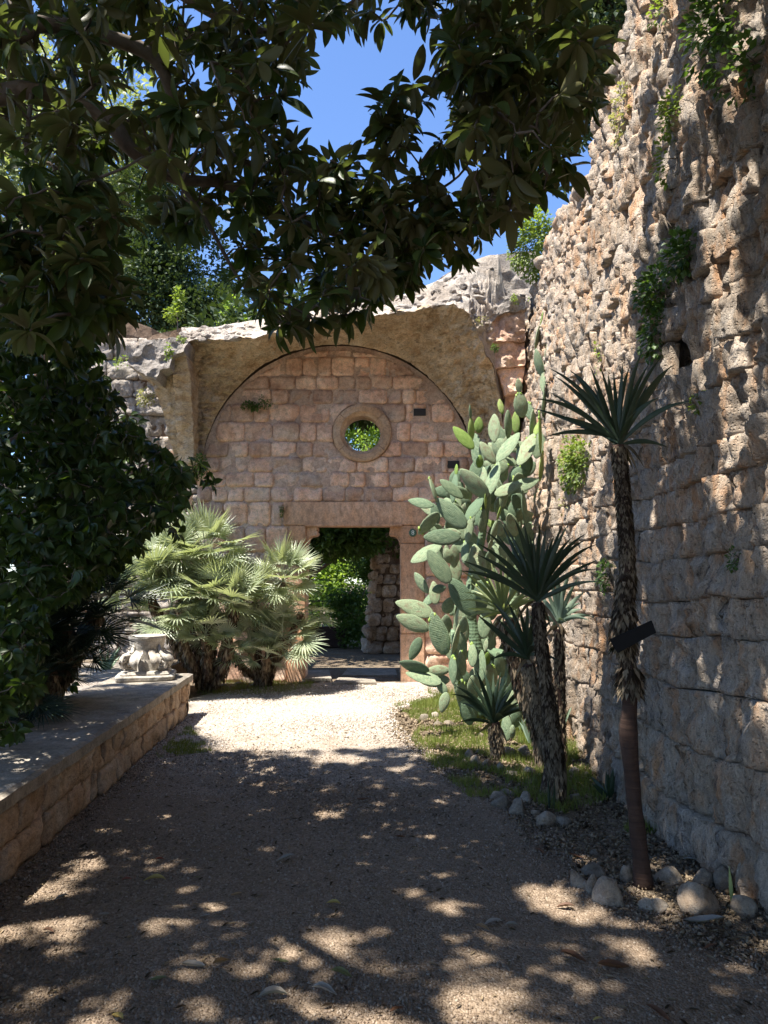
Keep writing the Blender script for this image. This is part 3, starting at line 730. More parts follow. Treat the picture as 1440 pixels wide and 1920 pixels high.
c0 = [la - ln * .045 , lb - ln * .045 - ld * .045, lb - ln * (LWd) - ld * .07, la - ln * LWd]
V = [tuple(p) for p in c0] + [tuple(p + Vector((0, 0, .41))) for p in c0]
mk('core', V, [(0, 1, 5, 4), (1, 2, 6, 5), (2, 3, 7, 6), (3, 0, 4, 7), (4, 5, 6, 7)], M['mortar'], low)
# coping slabs
u = 0; ci = 0
while u < LL - .05:
    L_ = min(random.uniform(.9, 1.5), LL - u); L_ = LL - u if LL - u - L_ < .4 else L_
    a, b = u + .004, u + L_ - .004; nu = max(4, int((b - a) / .04)); nw = 22; V = []
    for i in range(nu + 1):
        for j in range(nw + 1):
            q = la + ld * (a + (b - a) * i / nu) - ln * (-.025 + (LWd + .04) * j / nw); e = min(i, nu - i, 1) * min(j, nw - j, 1)
            chip = .018 * max(0, nz(q, 9, 3)) * (j == 0)
            V.append(tuple(q - ln * (chip + .01 * nz(q, 5, 1) * (j == 0)) + Vector((0, 0, LH - (0 if e else .012) + .006 * fr(q, 4, 1, 3)))))
    n1 = len(V); k = nw + 1
    Fc = [(i * k + j, (i + 1) * k + j, (i + 1) * k + j + 1, i * k + j + 1) for i in range(nu) for j in range(nw)]
    bound = [i * k for i in range(nu + 1)] + [nu * k + j for j in range(1, nw + 1)] + [i * k + nw for i in range(nu - 1, -1, -1)] + [j for j in range(nw - 1, 0, -1)]
    for q in bound: p = V[q]; V.append((p[0], p[1], .418 + .006 * nz(p, 8)))
    m_ = len(bound)
    for i in range(m_): Fc.append((bound[i], bound[(i + 1) % m_], n1 + (i + 1) % m_, n1 + i))
    mk('coping', V, [f[::-1] for f in Fc], M['cap'], low, False); u += L_; ci += 1
# pale stone ledge behind the wall
tag(mk('stone_ledge', *rubble_slab([(150, 1258), (262, 1256), (300, 1262), (160, 1290), (60, 1330), (40, 1300)], lambda x, y: 9.3, .01, .0, 1, 20)[0:2], M['pale']), 'x', 'ledge') if False else None
a = [(-3.08, 9.6), (-4.6, 9.8), (-4.9, 6.9), (-3.12, 6.3)]
V, Fc = grid(-4.9, -3.06, 6.6, 10.2, 24, 40, lambda x, y: .455 + .03 * fr((x, y, 0), 4, 1, 4))
V = V + [(v[0], v[1], .38) for v in V[:0]]
o = tag(mk('stone_ledge', V, Fc, M['pale'], None, False), 'pale weathered stone ledge behind the coping of the low wall', 'ledge')

# ------------------------------------------------------------------ carved capital standing on the wall end
cb = lb - ln * .42 - ld * .42; cb.z = LH + .004
cap = empty('carved_capital', cb, 'upturned carved stone column capital with scrolls on the end of the low wall', 'capital')
capang = R(14)
def rot(V): 
    c, s = math.cos(capang), math.sin(capang); V = np.asarray(V, float) * np.array([1.12, 1.12, .93]); return np.stack([V[:, 0] * c - V[:, 1] * s + cb.x, V[:, 0] * s + V[:, 1] * c + cb.y, V[:, 2] + cb.z], 1)
def soft_square(hw, n=48, pinch=.06, e=5):
    out = []
    for i in range(n):
        a = 2 * math.pi * i / n; c, s = math.cos(a), math.sin(a); r_ = hw / (abs(c) ** e + abs(s) ** e) ** (1 / e); r_ *= 1 - pinch * abs(math.cos(2 * a))
        out.append((r_ * c, r_ * s))
    return out
def lofted(profile, n=48):
    V = []; 
    for z, hw, pinch, e in profile: V += [(x, y, z) for x, y in soft_square(hw, n, pinch, e)]
    k = n; Fc = [(j * k + i, j * k + (i + 1) % k, (j + 1) * k + (i + 1) % k, (j + 1) * k + i) for j in range(len(profile) - 1) for i in range(k)] + [tuple(range(k))[::-1], tuple(range((len(profile) - 1) * k, len(profile) * k))]
    V = np.array(V); V += np.array([[.006 * nz(v, 14, 1), .006 * nz(v, 14, 4), 0] for v in V]); return V, Fc
V, Fc = lofted([(0, .27, .02, 7), (.01, .285, .02, 7), (.045, .29, .03, 7), (.06, .28, .03, 7)]); mk('plinth', rot(V), Fc, M['carved'], cap)
V, Fc = lofted([(.06, .24, .05, 7), (.075, .25, .07, 7), (.105, .235, .08, 7)]); mk('abacus', rot(V), Fc, M['carved'], cap)
V, Fc = lofted([(.105, .17, 0, 2), (.16, .165, 0, 2), (.24, .155, 0, 2), (.36, .16, 0, 2), (.46, .175, 0, 2), (.49, .185, 0, 2), (.515, .185, 0, 2), (.52, .175, 0, 2)]); mk('bell', rot(V), Fc, M['carved'], cap)
for q in range(4):      # corner volutes: spirals under the corners
    a = R(45 + 90 * q); dx, dy = math.cos(a), math.sin(a); pts = []; rad = []
    for i in range(34):
        t = i / 33; an = t * 2.4 * 2 * math.pi; rr = .085 * (1 - t) + .012
        pts.append(Vector((dx * (.225 + rr * math.cos(an)), dy * (.225 + rr * math.cos(an)), .205 + rr * math.sin(an)))); rad.append(.024 * (1 - t * .45))
    stem = [Vector((dx * .165, dy * .165, .42)), Vector((dx * .19, dy * .19, .33)), Vector((dx * .25, dy * .25, .28))]
    V, Fc = tube(stem + pts, [.012, .02, .026] + rad, 8, .1); mk('volute', rot(V), Fc, M['carved'], cap, True)
for q in range(8):      # acanthus leaves between them
    a = R(22.5 + 45 * q); V = []; 
    for i in range(9):
        t = i / 8; z = .12 + .23 * (1 - t) if True else 0; out_ = .175 + .075 * math.sin(t * math.pi * .9) * (t > .2) + .03 * t
        for j in range(7):
            s = (j - 3) / 3; wdt = .055 * math.sin(math.pi * (.25 + .7 * t)) * (1 - .25 * (j % 2))
            V.append(((out_ + .014 * (1 - abs(s)) - .008 * (j % 2)) * math.cos(a) - s * wdt * math.sin(a), (out_ + .014 * (1 - abs(s)) - .008 * (j % 2)) * math.sin(a) + s * wdt * math.cos(a), z))
    Fc = [(i * 7 + j, i * 7 + j + 1, (i + 1) * 7 + j + 1, (i + 1) * 7 + j) for i in range(8) for j in range(6)]
    mk('carved_leaf', rot(V), Fc, M['carved'], cap, True)

# ------------------------------------------------------------------ leaves and trees
def leaf_template(nl=5, w=.32, fold=.12, arch=.10, pw=.8, wavy=0):
    V = []; 
    for i in range(nl + 1):
        t = i / nl; ww = w / 2 * (math.sin(math.pi * min(1, t * 1.0)) ** pw if 0 < t < 1 else 0.0) * (1.15 - .3 * abs(t - .55)); z = -arch * t * t * 1.0
        V += [(-ww, t, z + fold * ww), (0, t, z), (ww, t, z + fold * ww)]
    Fc = []
    for i in range(nl):
        Fc += [(i * 3, i * 3 + 1, (i + 1) * 3 + 1, (i + 1) * 3), (i * 3 + 1, i * 3 + 2, (i + 1) * 3 + 2, (i + 1) * 3 + 1)]
    return np.array(V), np.array(Fc)
LT_hi = leaf_template(7, .31, .5, .22, .58); LT_lo = leaf_template(2, .40, .5, .18, .6); LC_hi = leaf_template(5, .44, .6, .30, .85); LS = leaf_template(2, .5, .3, .1, .6)
def grow_twigs(nodes, targets, r0=.007, sag=.12):
    """connect every target to the nearest existing node with a bent twig; returns tubes"""
    nodes = [np.array(n) for n in nodes]; arr = np.array(nodes); T = [np.array(t) for t in targets]
    d0 = [np.min(np.linalg.norm(arr - t, axis=1)) for t in T]; order = np.argsort(d0); tubes = []
    store = list(arr)
    for oi in order:
        t = T[oi]; A = np.array(store); dd = np.linalg.norm(A - t, axis=1) + np.maximum(0, .0) ; j = int(np.argmin(dd)); s = A[j]; L = dd[j]
        m1 = s * .6 + t * .4 + np.random.normal(size=3) * L * .09; m1[2] += sag * L; m2 = s * .25 + t * .75 + np.random.normal(size=3) * L * .06; m2[2] += sag * L * .6
        r_ = min(r0 * (1 + L * 1.2), r0 * 2.6)
        tubes.append(tube([s, m1, m2, t], [r_ * 1.3, r_, r_ * .8, r_ * .5], 4, 0, False)); store += [m1, m2, t]
    return tubes
def rosette_leaves(c, n, axis, Lm, droop=.3, spread=(35, 95)):
    out = []; ax_ = np.array(axis, float); ax_ /= np.linalg.norm(ax_); t1 = np.cross(ax_, [.3, .9, .1]); t1 /= np.linalg.norm(t1); t2 = np.cross(ax_, t1); ph = random.uniform(0, 6.28)
    for i in range(n):
        a = ph + i * 2.399; th = R(random.uniform(*spread)); d = ax_ * math.cos(th) + (t1 * math.cos(a) + t2 * math.sin(a)) * math.sin(th)
        d = d + np.array([0, 0, -droop * random.uniform(.3, 1.4)]); d /= np.linalg.norm(d)
        nn = ax_ * math.sin(th) - (t1 * math.cos(a) + t2 * math.sin(a)) * math.cos(th) + np.array([0, 0, .8]); L = Lm * random.uniform(.65, 1.15)
        out.append((np.array(c) + d * .012, d, nn, L))
    return out
def cam_size(p, L):
    q = Vector(p) - Vector((0, 0, EYE)); dep = q.y * math.cos(PITCH) + q.z * math.sin(PITCH)
    if dep < .3: return 0
    u = (q.z * math.cos(PITCH) - q.y * math.sin(PITCH)) / dep * F; x = q.x / dep * F
    if abs(x) > 740 or abs(u) > 980: return 0
    return L / dep
def emit_leaves(parent, leaves, hi, lo, mat, nparts, lname='leaf', fname='foliage'):
    sz = np.array([cam_size(l[0], l[3]) for l in leaves]); order = np.argsort(-sz); ip = [i for i in order[:nparts] if sz[i] > 0]
    variants = [mesh_np(lname, hi[0] * np.array([1, 1, k]), hi[1], mat, True) for k in (.7, 1.0, 1.4)]
    for i in ip:
        c, d, nn, L = leaves[i]; B = basis(d[None], nn[None])[0]
        Mx = Matrix([[B[r][0] * L, B[r][1] * L, B[r][2] * L, c[r]] for r in range(3)] + [[0, 0, 0, 1]]); put(lname, random.choice(variants), Mx, parent)
    s = set(ip)
    vis = [i for i in range(len(leaves)) if i not in s and sz[i] > 0]; out = [i for i in range(len(leaves)) if sz[i] == 0]
    for idx, tmp, nm in ((vis, hi, fname), (out, lo, 'outer_' + fname)):
        if not idx: continue
        B = basis(np.array([leaves[i][1] for i in idx]), np.array([leaves[i][2] for i in idx])); V, Fc = scatter(tmp[0], tmp[1], B, np.array([leaves[i][3] for i in idx]), np.array([leaves[i][0] for i in idx]))
        mk(nm, V, Fc, mat, parent, True, 'stuff', tuple(ORG[parent.name]))

# --- magnolia
mag = empty('magnolia_tree', (-3.9, 2.2, .4), 'large dark magnolia whose boughs hang across the top of the view', 'tree')
trunk = smooth_path([(-3.9, 2.2, .3), (-3.85, 2.25, 1.6), (-3.75, 2.4, 2.8), (-3.5, 2.5, 4.2), (-3.2, 2.4, 5.8), (-2.8, 2.2, 7.4)], 5)
V, Fc = tube(trunk, list(np.linspace(.19, .08, len(trunk))), 12, .25); mk('trunk', V, Fc, M['barkm'], mag, True)
limbs_px = [
    ([(-3.75, 2.4, 2.9), at(-60, 190, 3.3), at(60, 170, 3.4), at(190, 215, 3.5), at(250, 285, 3.6), at(330, 335, 3.8), at(420, 345, 4.0), at(520, 400, 4.1), at(640, 440, 4.2), at(760, 450, 4.2)], .055),
    ([(-3.6, 2.5, 3.6), at(-50, 70, 3.2), at(70, 45, 3.3), at(170, 60, 3.5), at(290, 110, 3.7), at(340, 220, 3.9), at(420, 290, 4.2), at(560, 330, 4.4)], .06),
    ([(-3.5, 2.5, 4.3), at(60, -160, 3.4), at(260, -60, 3.6), at(430, 40, 3.8), at(560, 60, 4.0), at(700, -20, 4.2)], .045),
    ([(-3.3, 2.4, 5.4), (-1.8, 2.6, 5.8), (-.5, 3.0, 5.3), at(830, -60, 3.6), at(900, 60, 3.7), at(960, 170, 3.8), at(1040, 240, 3.9)], .055),
    ([(-3.3, 2.4, 5.2), (-1.8, 2.0, 6.3), (-.3, 1.8, 6.9), (1.2, 2.0, 7.4), (2.2, 2.6, 7.7)], .06),
    ([(-3.0, 2.3, 6.4), (-2.0, 3.4, 7.0), (-.8, 4.3, 7.2), (.8, 4.6, 7.4)], .05),
    ([(-3.0, 2.3, 6.2), (-1.6, .6, 6.7), (0, -.8, 6.8), (1.2, -1.4, 6.9)], .05),
    ([(-3.2, 2.4, 5.6), (-4.6, 4.0, 6.4), (-5.0, 5.6, 6.8)], .05),
    ([at(330, 335, 3.8), at(390, 420, 3.9), at(440, 510, 4.0), at(500, 590, 4.0), at(560, 610, 4.0)], .016),
    ([at(190, 215, 3.5), at(165, 330, 3.4), at(170, 420, 3.4), at(215, 520, 3.4), at(235, 570, 3.3)], .014),
    ([at(60, 170, 3.4), at(50, 300, 3.2), at(75, 420, 3.2), at(120, 520, 3.2)], .013),
    ([at(640, 440, 4.2), at(740, 400, 4.3), at(860, 330, 4.3), at(900, 250, 4.2)], .014),
]
nodes = []
for P, r_ in limbs_px:
    sp = smooth_path(P, 6); nodes += [tuple(p) for p in sp[3:]]
    V, Fc = tube(sp, [max(.008, r_ * (1 - .72 * i / len(sp))) for i in range(len(sp))], 8, .25); mk('limb', V, Fc, M['barkm'], mag, True)
regions = [
    ([(-60, -60), (560, -60), (600, 110), (540, 240), (430, 330), (200, 300), (-60, 330)], 300, (3.0, 5.0)),
    ([(-60, 330), (190, 330), (225, 420), (205, 500), (262, 580), (235, 615), (120, 640), (-60, 600)], 105, (2.9, 4.0)),
    ([(420, 260), (560, 270), (640, 290), (800, 330), (900, 330), (935, 400), (890, 450), (760, 500), (740, 520), (640, 590), (520, 600), (470, 540), (450, 430)], 170, (3.4, 4.8)),
    ([(850, -60), (1080, -60), (1110, 60), (1115, 220), (1060, 300), (1000, 350), (950, 370), (880, 330), (850, 200)], 170, (3.0, 4.6)),
    ([(590, -60), (850, -60), (840, 40), (740, 70), (700, 40), (610, 40)], 30, (3.2, 4.6)),
    ([(690, 190), (850, 120), (880, 300), (720, 300)], 20, (3.4, 4.2)),
    ([(230, 350), (430, 340), (450, 430), (300, 440)], 14, (3.2, 4.2)),
    ([(500, 560), (620, 570), (600, 615), (500, 605)], 7, (3.6, 4.1)),
    ([(640, 380), (940, 380), (930, 440), (860, 480), (760, 530), (640, 600)], 48, (3.5, 4.6)),
    ([(900, 300), (1080, 280), (1060, 330), (980, 400), (920, 420)], 14, (3.3, 4.2)),
]
hole_polys = [[(580, 80), (700, 80), (770, 120), (690, 180), (650, 270), (575, 265), (550, 200)], [(790, 210), (870, 190), (860, 260), (800, 270)]]
leaves = []; targets = []
for poly, n, (d0, d1) in regions:
    x0, x1 = min(p[0] for p in poly), max(p[0] for p in poly); y0, y1 = min(p[1] for p in poly), max(p[1] for p in poly); k = 0; tr = 0
    while k < n and tr < 20000:
        tr += 1; x, y = random.uniform(x0, x1), random.uniform(y0, y1)
        if not in_poly(x, y, poly) or any(in_poly(x, y, h) for h in hole_polys): continue
        c = at(x, y, random.uniform(d0, d1)); k += 1; targets.append(tuple(c))
        leaves += rosette_leaves(c, random.randint(8, 13), (random.uniform(-.6, .6), random.uniform(-.6, .3), random.uniform(-.25, .9)), random.uniform(.12, .17), random.uniform(.3, .9), (25, 110))
# crown overhead and behind the viewer's head, above the picture
k = 0; tr = 0
while k < 6400 and tr < 900000:
    tr += 1; z = random.uniform(5.0, 10.0); x = random.uniform(-9.0, 3.2); y = random.uniform(-5.5, 6.0)
    if y < -2.5: z = random.uniform(1.6, 8.5)  # unseen low boughs added behind the viewer to hold back sky light
    if (z - EYE) < .97 * max(y, 0) + .45: continue
    g = Vector((x, y, z)) - SD * (z / SD.z)
    lim = 6.75 + .5 * nz((g.x, 0, 0), .9, 2) + (1.1 if g.x < -1.9 else 0)
    if g.y > lim: continue
    # gaps through which the sun reaches the ground
    if nz((g.x * .8, g.y * 1.6, 0), 4.0, 6) + .5 * nz((g.x, g.y, 0), 7.9, 2) > .14: continue
    if x < 2.1:      # slots between the boughs that let thin sunbeams rake the tall wall
        t_ = (2.15 - x) / -SD.x; wy_ = y - SD.y * t_; wz_ = z - SD.z * t_
        if -.3 < wz_ < 6.8 and wy_ > 2.4 and nz((wy_ * 3.6, wz_ * .28, 0), 1.0, 4) > .11: continue
    k += 1; leaves += rosette_leaves((x, y, z), random.randint(8, 12), (random.uniform(-.5, .5), random.uniform(-.5, .5), 1), .175, .25)
    if k % 4 == 0: targets.append((x, y, z))
tb = grow_twigs(nodes, targets, .0058)
V, Fc = join(tb); mk('twigs', V, Fc, M['barkm'], mag, True, 'stuff', tuple(ORG[mag.name]))
emit_leaves(mag, leaves, LT_hi, LT_lo, M['magn'], 300)

# --- dark citrus shrub on the terrace
cit = empty('citrus_tree', (-3.9, 5.2, .4), 'dense dark leafy citrus tree filling the left edge behind the low wall', 'tree')
limbs = [([(-3.9, 5.2, .35), (-3.8, 5.15, 1.0), (-3.6, 5.1, 1.8), (-3.3, 5.0, 2.6), (-3.0, 5.0, 3.3)], .07), ([(-3.7, 5.1, 1.4), (-3.0, 5.0, 1.9), (-2.2, 4.9, 2.2), (-1.5, 4.9, 2.35)], .035), ([(-3.8, 5.1, 1.2), (-4.3, 4.6, 2.0), (-4.2, 4.2, 2.8)], .035), ([(-3.6, 5.1, 1.9), (-2.9, 5.1, 2.5), (-2.3, 5.0, 2.9)], .03), ([(-3.8, 5.1, 1.1), (-3.1, 4.6, 1.3), (-2.6, 4.4, 1.6)], .025)]
nodes = []
for i, (P, r_) in enumerate(limbs):
    sp = smooth_path(P, 5); nodes += [tuple(p) for p in sp[3:]]; V, Fc = tube(sp, [r_ * (1 - .6 * i / len(sp)) for i in range(len(sp))], 8, .2); mk('trunk' if i == 0 else 'limb', V, Fc, M['barkm'], cit, True)
poly = [(-60, 540), (120, 590), (180, 640), (200, 730), (290, 830), (330, 865), (352, 900), (330, 960), (280, 990), (250, 1040), (170, 1090), (90, 1130), (80, 1200), (60, 1330), (30, 1400), (-60, 1400)]
leaves = []; targets = []; k = 0
while k < 1450:
    x, y = random.uniform(-60, 360), random.uniform(540, 1400)
    if not in_poly(x, y, poly): continue
    Y = random.uniform(4.0, 6.0); c = at(x, y, Y)
    if c.z < .62 and c.x > -2.5: continue
    k += 1; targets.append(tuple(c)); leaves += rosette_leaves(c, random.randint(7, 11), (random.uniform(-.4, 1), random.uniform(-.8, .3), random.uniform(-.3, .6)), .095, .75, (20, 100))
for x, y in ((385, 885), (372, 868), (392, 905), (378, 900), (360, 880), (330, 1000), (318, 985), (340, 940), (325, 870)):
    c = at(x, y, 4.6); targets.append(tuple(c)); leaves += rosette_leaves(c, 6, (1, 0, .1), .09, .6, (20, 100))
k = 0
while k < 260:
    x, y = random.uniform(-60, 175), random.uniform(1080, 1420)
    if y > 1400 - .62 * (x + 0) : continue
    Y = random.uniform(5.2, 7.2); c = at(x, y, Y)
    if c.x > -3.0 or c.z < .42: continue
    k += 1; targets.append(tuple(c)); leaves += rosette_leaves(c, 9, (random.uniform(-.4, 1), random.uniform(-.8, .3), random.uniform(-.3, .6)), .10, .75, (20, 100))
V, Fc = join(grow_twigs(nodes, targets, .003)); mk('twigs', V, Fc, M['barkm'], cit, True, 'stuff', tuple(ORG[cit.name]))
emit_leaves(cit, leaves, LC_hi, LS, M['citrus'], 300)

# --- generic leafy crown
def crown_leaves(c, r, n, Lm, seed, gate=-.05, freq=1.1, flat=1.0):
    out = []; t = 0
    while len(out) < n and t < n * 30:
        t += 1; v = rnd_unit(1)[0] * (random.random() ** .45); p = np.array([c[0] + v[0] * r[0], c[1] + v[1] * r[1], c[2] + v[2] * r[2]])
        if noise.noise(Vector(tuple(p * freq)) + Vector((seed, 0, 0))) < gate: continue
        d = v + rnd_unit(1)[0] * .9; out.append((p, d / np.linalg.norm(d), np.array([0, 0, 1.0]) + rnd_unit(1)[0] * .7, Lm * random.uniform(.6, 1.3)))
    return out
def bg_tree(name, base, lumps, n, Lm, mat, label, cat='tree', group=None, seed=1, trunk_r=.2, gate=-.05, freq=1.1, tmpl=None, bk='barkm'):
    t = empty(name, base, label, cat, group); top = lumps[0][0]
    sp = smooth_path([base, (base[0] * .7 + top[0] * .3, base[1], base[2] + (top[2] - base[2]) * .5), top], 5); V, Fc = tube(sp, list(np.linspace(trunk_r, trunk_r * .4, len(sp))), 8, .2); mk('trunk', V, Fc, M[bk], t, True)
    tot = sum(l[1][0] * l[1][1] * l[1][2] for l in lumps); L = []
    for i, (c, r) in enumerate(lumps):
        L += crown_leaves(c, r, int(n * r[0] * r[1] * r[2] / tot), Lm, seed + i * 3, gate, freq)
        if i: 
            V, Fc = tube([Vector(sp[len(sp) // 2 + 1]), (Vector(sp[-1]) + Vector(c)) / 2, Vector(c)], [trunk_r * .5, trunk_r * .35, trunk_r * .15], 6, .2); mk('limb', V, Fc, M[bk], t, True)
    tm = tmpl or LS; B = basis(np.array([l[1] for l in L]), np.array([l[2] for l in L])); V, Fc = scatter(tm[0], tm[1], B, np.array([l[3] for l in L]), np.array([l[0] for l in L]))
    mk('crown', V, Fc, mat, t, False, 'stuff', tuple(base)); return t
P = lambda px, py, Y: tuple(at(px, py, Y))
bg_tree('evergreen_oak', (-9.5, 22, 0), [(P(60, 400, 21), (3.4, 2.5, 3.4)), (P(-60, 250, 21), (3.5, 2.5, 4)), (P(190, 420, 22), (2.6, 2, 2.6)), (P(110, 560, 21), (3.5, 2, 2.2)), (P(150, 240, 21), (2.8, 2, 3)), (P(250, 330, 22), (2.0, 2, 2.2))], 30000, .20, M['olive'], 'broad pale green tree seen through the magnolia at upper left', seed=3, trunk_r=.35)
bg_tree('cypress_tree', (-6.5, 20, 0), [(P(330, 520, 20), (1.7, 1.3, 2.4)), (P(300, 400, 20), (1.4, 1.2, 2.2)), (P(260, 560, 19.5), (1.8, 1.2, 1.8)), (P(370, 590, 19.5), (1.3, 1, 1.0))], 26000, .14, M['conifer'], 'dark dense evergreen rising behind the left vault top', seed=8, trunk_r=.2)
bg_tree('cedar_tree', (-4.4, 23, 0), [(P(400, 600, 22), (1.1, 1, .9)), (P(425, 570, 22), (.55, .6, 1.1))], 7000, .14, M['conifer'], 'small dark cedar tip left of the sky gap above the vault', seed=11, trunk_r=.12)
bg_tree('bright_bush', (-3.7, 17, 0), [(P(446, 596, 17), (.42, .5, .62)), (P(442, 630, 17), (.5, .5, .5))], 2600, .12, M['bush'], 'bright yellow green bush top just above the vault skyline', 'bush', seed=13, trunk_r=.06)
bg_tree('sapling', tuple(at(333, 622, D + .3)), [(P(330, 565, D + .3), (.13, .12, .26)), (P(326, 590, D + .3), (.16, .12, .14))], 420, .07, M['weed'], 'slender light green sapling rooted on top of the vault', 'sapling', seed=14, trunk_r=.012)
bg_tree('pine_tree', (6.5, 13, 4), [(P(1120, 40, 12), (1.3, 1.3, 1.5)), (P(1160, -60, 12), (1.8, 1.5, 1.6)), (P(1075, 150, 12.5), (.9, .8, 1.3)), (P(1060, 260, 12.5), (.8, .7, 1.0)), (P(1030, 10, 12.5), (1.2, 1, 1.6)), (P(1110, 170, 12.2), (.7, .6, .8))], 26000, .13, M['conifer'], 'dark green conifer standing behind the top of the tall wall', seed=17, trunk_r=.2)
# garden beyond the gate
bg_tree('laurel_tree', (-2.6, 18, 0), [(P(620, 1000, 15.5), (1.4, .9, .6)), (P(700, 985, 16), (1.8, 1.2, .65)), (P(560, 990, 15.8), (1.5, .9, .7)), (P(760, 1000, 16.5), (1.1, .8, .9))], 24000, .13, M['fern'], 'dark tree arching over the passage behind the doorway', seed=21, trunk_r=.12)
bg_tree('garden_tree', (.5, 21, 0), [(P(680, 820, 24), (3.0, 1.6, 2.2)), (P(590, 790, 25), (2.0, 2, 2.2)), (P(790, 790, 25), (2.0, 2, 2.0))], 26000, .15, M['bush'], 'bright green tree seen through the round window', seed=24, trunk_r=.2)
bg_tree('hedge_bush', (-1.9, 20.3, 0), [(P(600, 1120, 20.3), (2.2, .8, 1.2)), (P(560, 1080, 20.5), (1.4, .8, 1.3)), (P(615, 1060, 20.8), (1.0, .8, 1.2)), (P(650, 1030, 22.5), (2.6, .8, 1.7))], 18000, .13, M['bush'], 'sunlit green bush behind the black railing', 'bush', seed=26, trunk_r=.06)
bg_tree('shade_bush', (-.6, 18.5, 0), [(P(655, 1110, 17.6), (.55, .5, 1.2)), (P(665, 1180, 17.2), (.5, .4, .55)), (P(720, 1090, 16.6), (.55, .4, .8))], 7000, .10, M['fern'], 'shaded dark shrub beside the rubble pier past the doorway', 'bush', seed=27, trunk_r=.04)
bg_tree('canopy_tree', (-4.6, 16.5, 0), [((-2.4, 13.4, 5.7), (2.6, 1.2, .45)), ((-.2, 13.8, 5.95), (1.8, 1.2, .5)), ((-3, 15, 6.4), (2.4, 1.3, .6)), ((-1, 15.4, 6.6), (3.6, 2.4, 1.5)), ((3.0, 16.5, 6.0), (2.4, 2.2, 1.2)), ((-4.4, 16.5, 6.2), (2.6, 2.2, 1.2))], 38000, .18, M['conifer'], 'tall dark tree shading the garden behind the gate wall', seed=28, trunk_r=.25, gate=-.35)
# rubble pier past the doorway
pier = empty('rubble_pier', at(720, 1215, 16.2), 'rough rubble stone pier in dappled light past the doorway', 'stone pier')
pa = at(684, 1215, 15.8); pb = at(800, 1215, 15.8)
def psurf(u, v): return Vector((u + .16 * v * .6, 15.8 + .05 * v, v)), Vector((-.15, -1, 0)).normalized()
rows = []; z = 0
while z < 3.1: h = random.uniform(.18, .34); rows.append((z, z + h, course(pa.x, pb.x, .18, .42))); z += h
blocks(pier, psurf, rows, M['shaft'], gap=.008, inset=.12, bulge=.015, rough=.08, rs=6, res=.035, proud=.05, ridge=.06, edge=.02, cf=.3)
def psurf2(u, v): return Vector((pa.x + .096 * v, 15.82 + u, v)), Vector((-1, 0, 0))
rows = []; z = 0
while z < 3.1: h = random.uniform(.2, .34); rows.append((z, z + h, course(0, 1.2, .2, .42))); z += h
blocks(pier, psurf2, rows, M['shaft'], gap=.015, inset=.12, bulge=.04, rough=.06, rs=6, res=.06, proud=.05)
V, Fc = boxvf(pa.x + .18, pb.x, 15.92, 17, 0, 3.1); mk('core', V, Fc, M['walljoint'], pier)
# wooden trough and railing
bx0, bx1 = at(560, 1200, 17.2).x, at(650, 1200, 17.2).x
tro = empty('plank_planter', ((bx0 + bx1) / 2, 17.2, 0), 'dark plank planter box in shade through the doorway', 'planter box')
for i in range(3): V, Fc = boxvf(bx0, bx1, 17.2, 17.24, .03 + i * .165, .185 + i * .165); mk('plank', V, Fc, M['wood'], tro)
V, Fc = boxvf(bx0 + .02, bx1 - .02, 17.25, 17.7, .02, .48); mk('planter_body', V, Fc, M['wood'], tro)
ry = 18.3; r0_, r1_ = at(540, 1150, ry).x, at(646, 1150, ry).x; rt = at(600, 1127, ry).z
rail = empty('iron_railing', (r1_, ry, 0), 'thin black iron railing beyond the planter box', 'railing')
V, Fc = boxvf(r1_ - .045, r1_ + .045, ry - .045, ry + .045, 0, rt + .02); mk('post', V, Fc, M['iron'], rail)
for k, zz in enumerate((rt, rt - .33, rt - .55, rt + .55)):
    V, Fc = tube([(r0_ - 1.5, ry, zz), (r1_, ry, zz)], [.016 if k == 0 else .009] * 2, 6); mk('rail', V, Fc, M['iron'], rail)
for k in range(7):
    xx = r1_ - .28 * (k + 1); V, Fc = tube([(xx, ry, .3), (xx, ry, rt)], [.009] * 2, 6); mk('baluster', V, Fc, M['iron'], rail)

# ------------------------------------------------------------------ fan palms
def frond_mesh(n=24, r=.46, pet=.42, seed=1, mat=None, spread=105, wid=.016):
    rr = random.Random(seed); VV = []; FF = []; o = 0
    V, Fc = tube([(0, 0, 0), (0, pet * .5, .02), (0, pet, 0)], [.007, .006, .005], 4, 0, False); VV.append(V); FF += Fc; o = len(V)
    for i in range(n):
        a = R(-spread + 2 * spread * i / (n - 1)); L = r * (1 - .28 * abs(a) / R(spread)) * rr.uniform(.9, 1.08); wd = wid * rr.uniform(.85, 1.15); bend = rr.uniform(.02, .16)
        V = []; m = 4
        for j in range(m + 1):
            t = j / m; w_ = wd * (.25 + 1.3 * t if t < .5 else 1.7 * (1 - t) + .04); y = L * t; zc = .16 * r * (1 - math.cos(a * .6)) + .12 * t * L - bend * L * t ** 2.2 * 1.4; fold = w_ * .55
            for sx, dz in ((-w_, fold), (0, 0), (w_, fold)):
                X = sx * math.cos(a) + y * math.sin(a); Yy = -sx * math.sin(a) + y * math.cos(a); V.append((X, pet + Yy, zc + dz))
        VV.append(np.array(V))
        for j in range(m):
            for s in (0, 1): FF.append((o + j * 3 + s, o + j * 3 + s + 1, o + (j + 1) * 3 + s + 1, o + (j + 1) * 3 + s))
        o += 3 * (m + 1)
    return mesh_np('frond', np.concatenate(VV), FF, mat)
fmesh = [frond_mesh(22 + s, .44, .40, s, M['palm'], 95 + s * 6) for s in range(4)]
fmesh_dark = [frond_mesh(22, .44, .35, s + 9, M['yucca'], 90 + s * 6, .012) for s in range(3)]
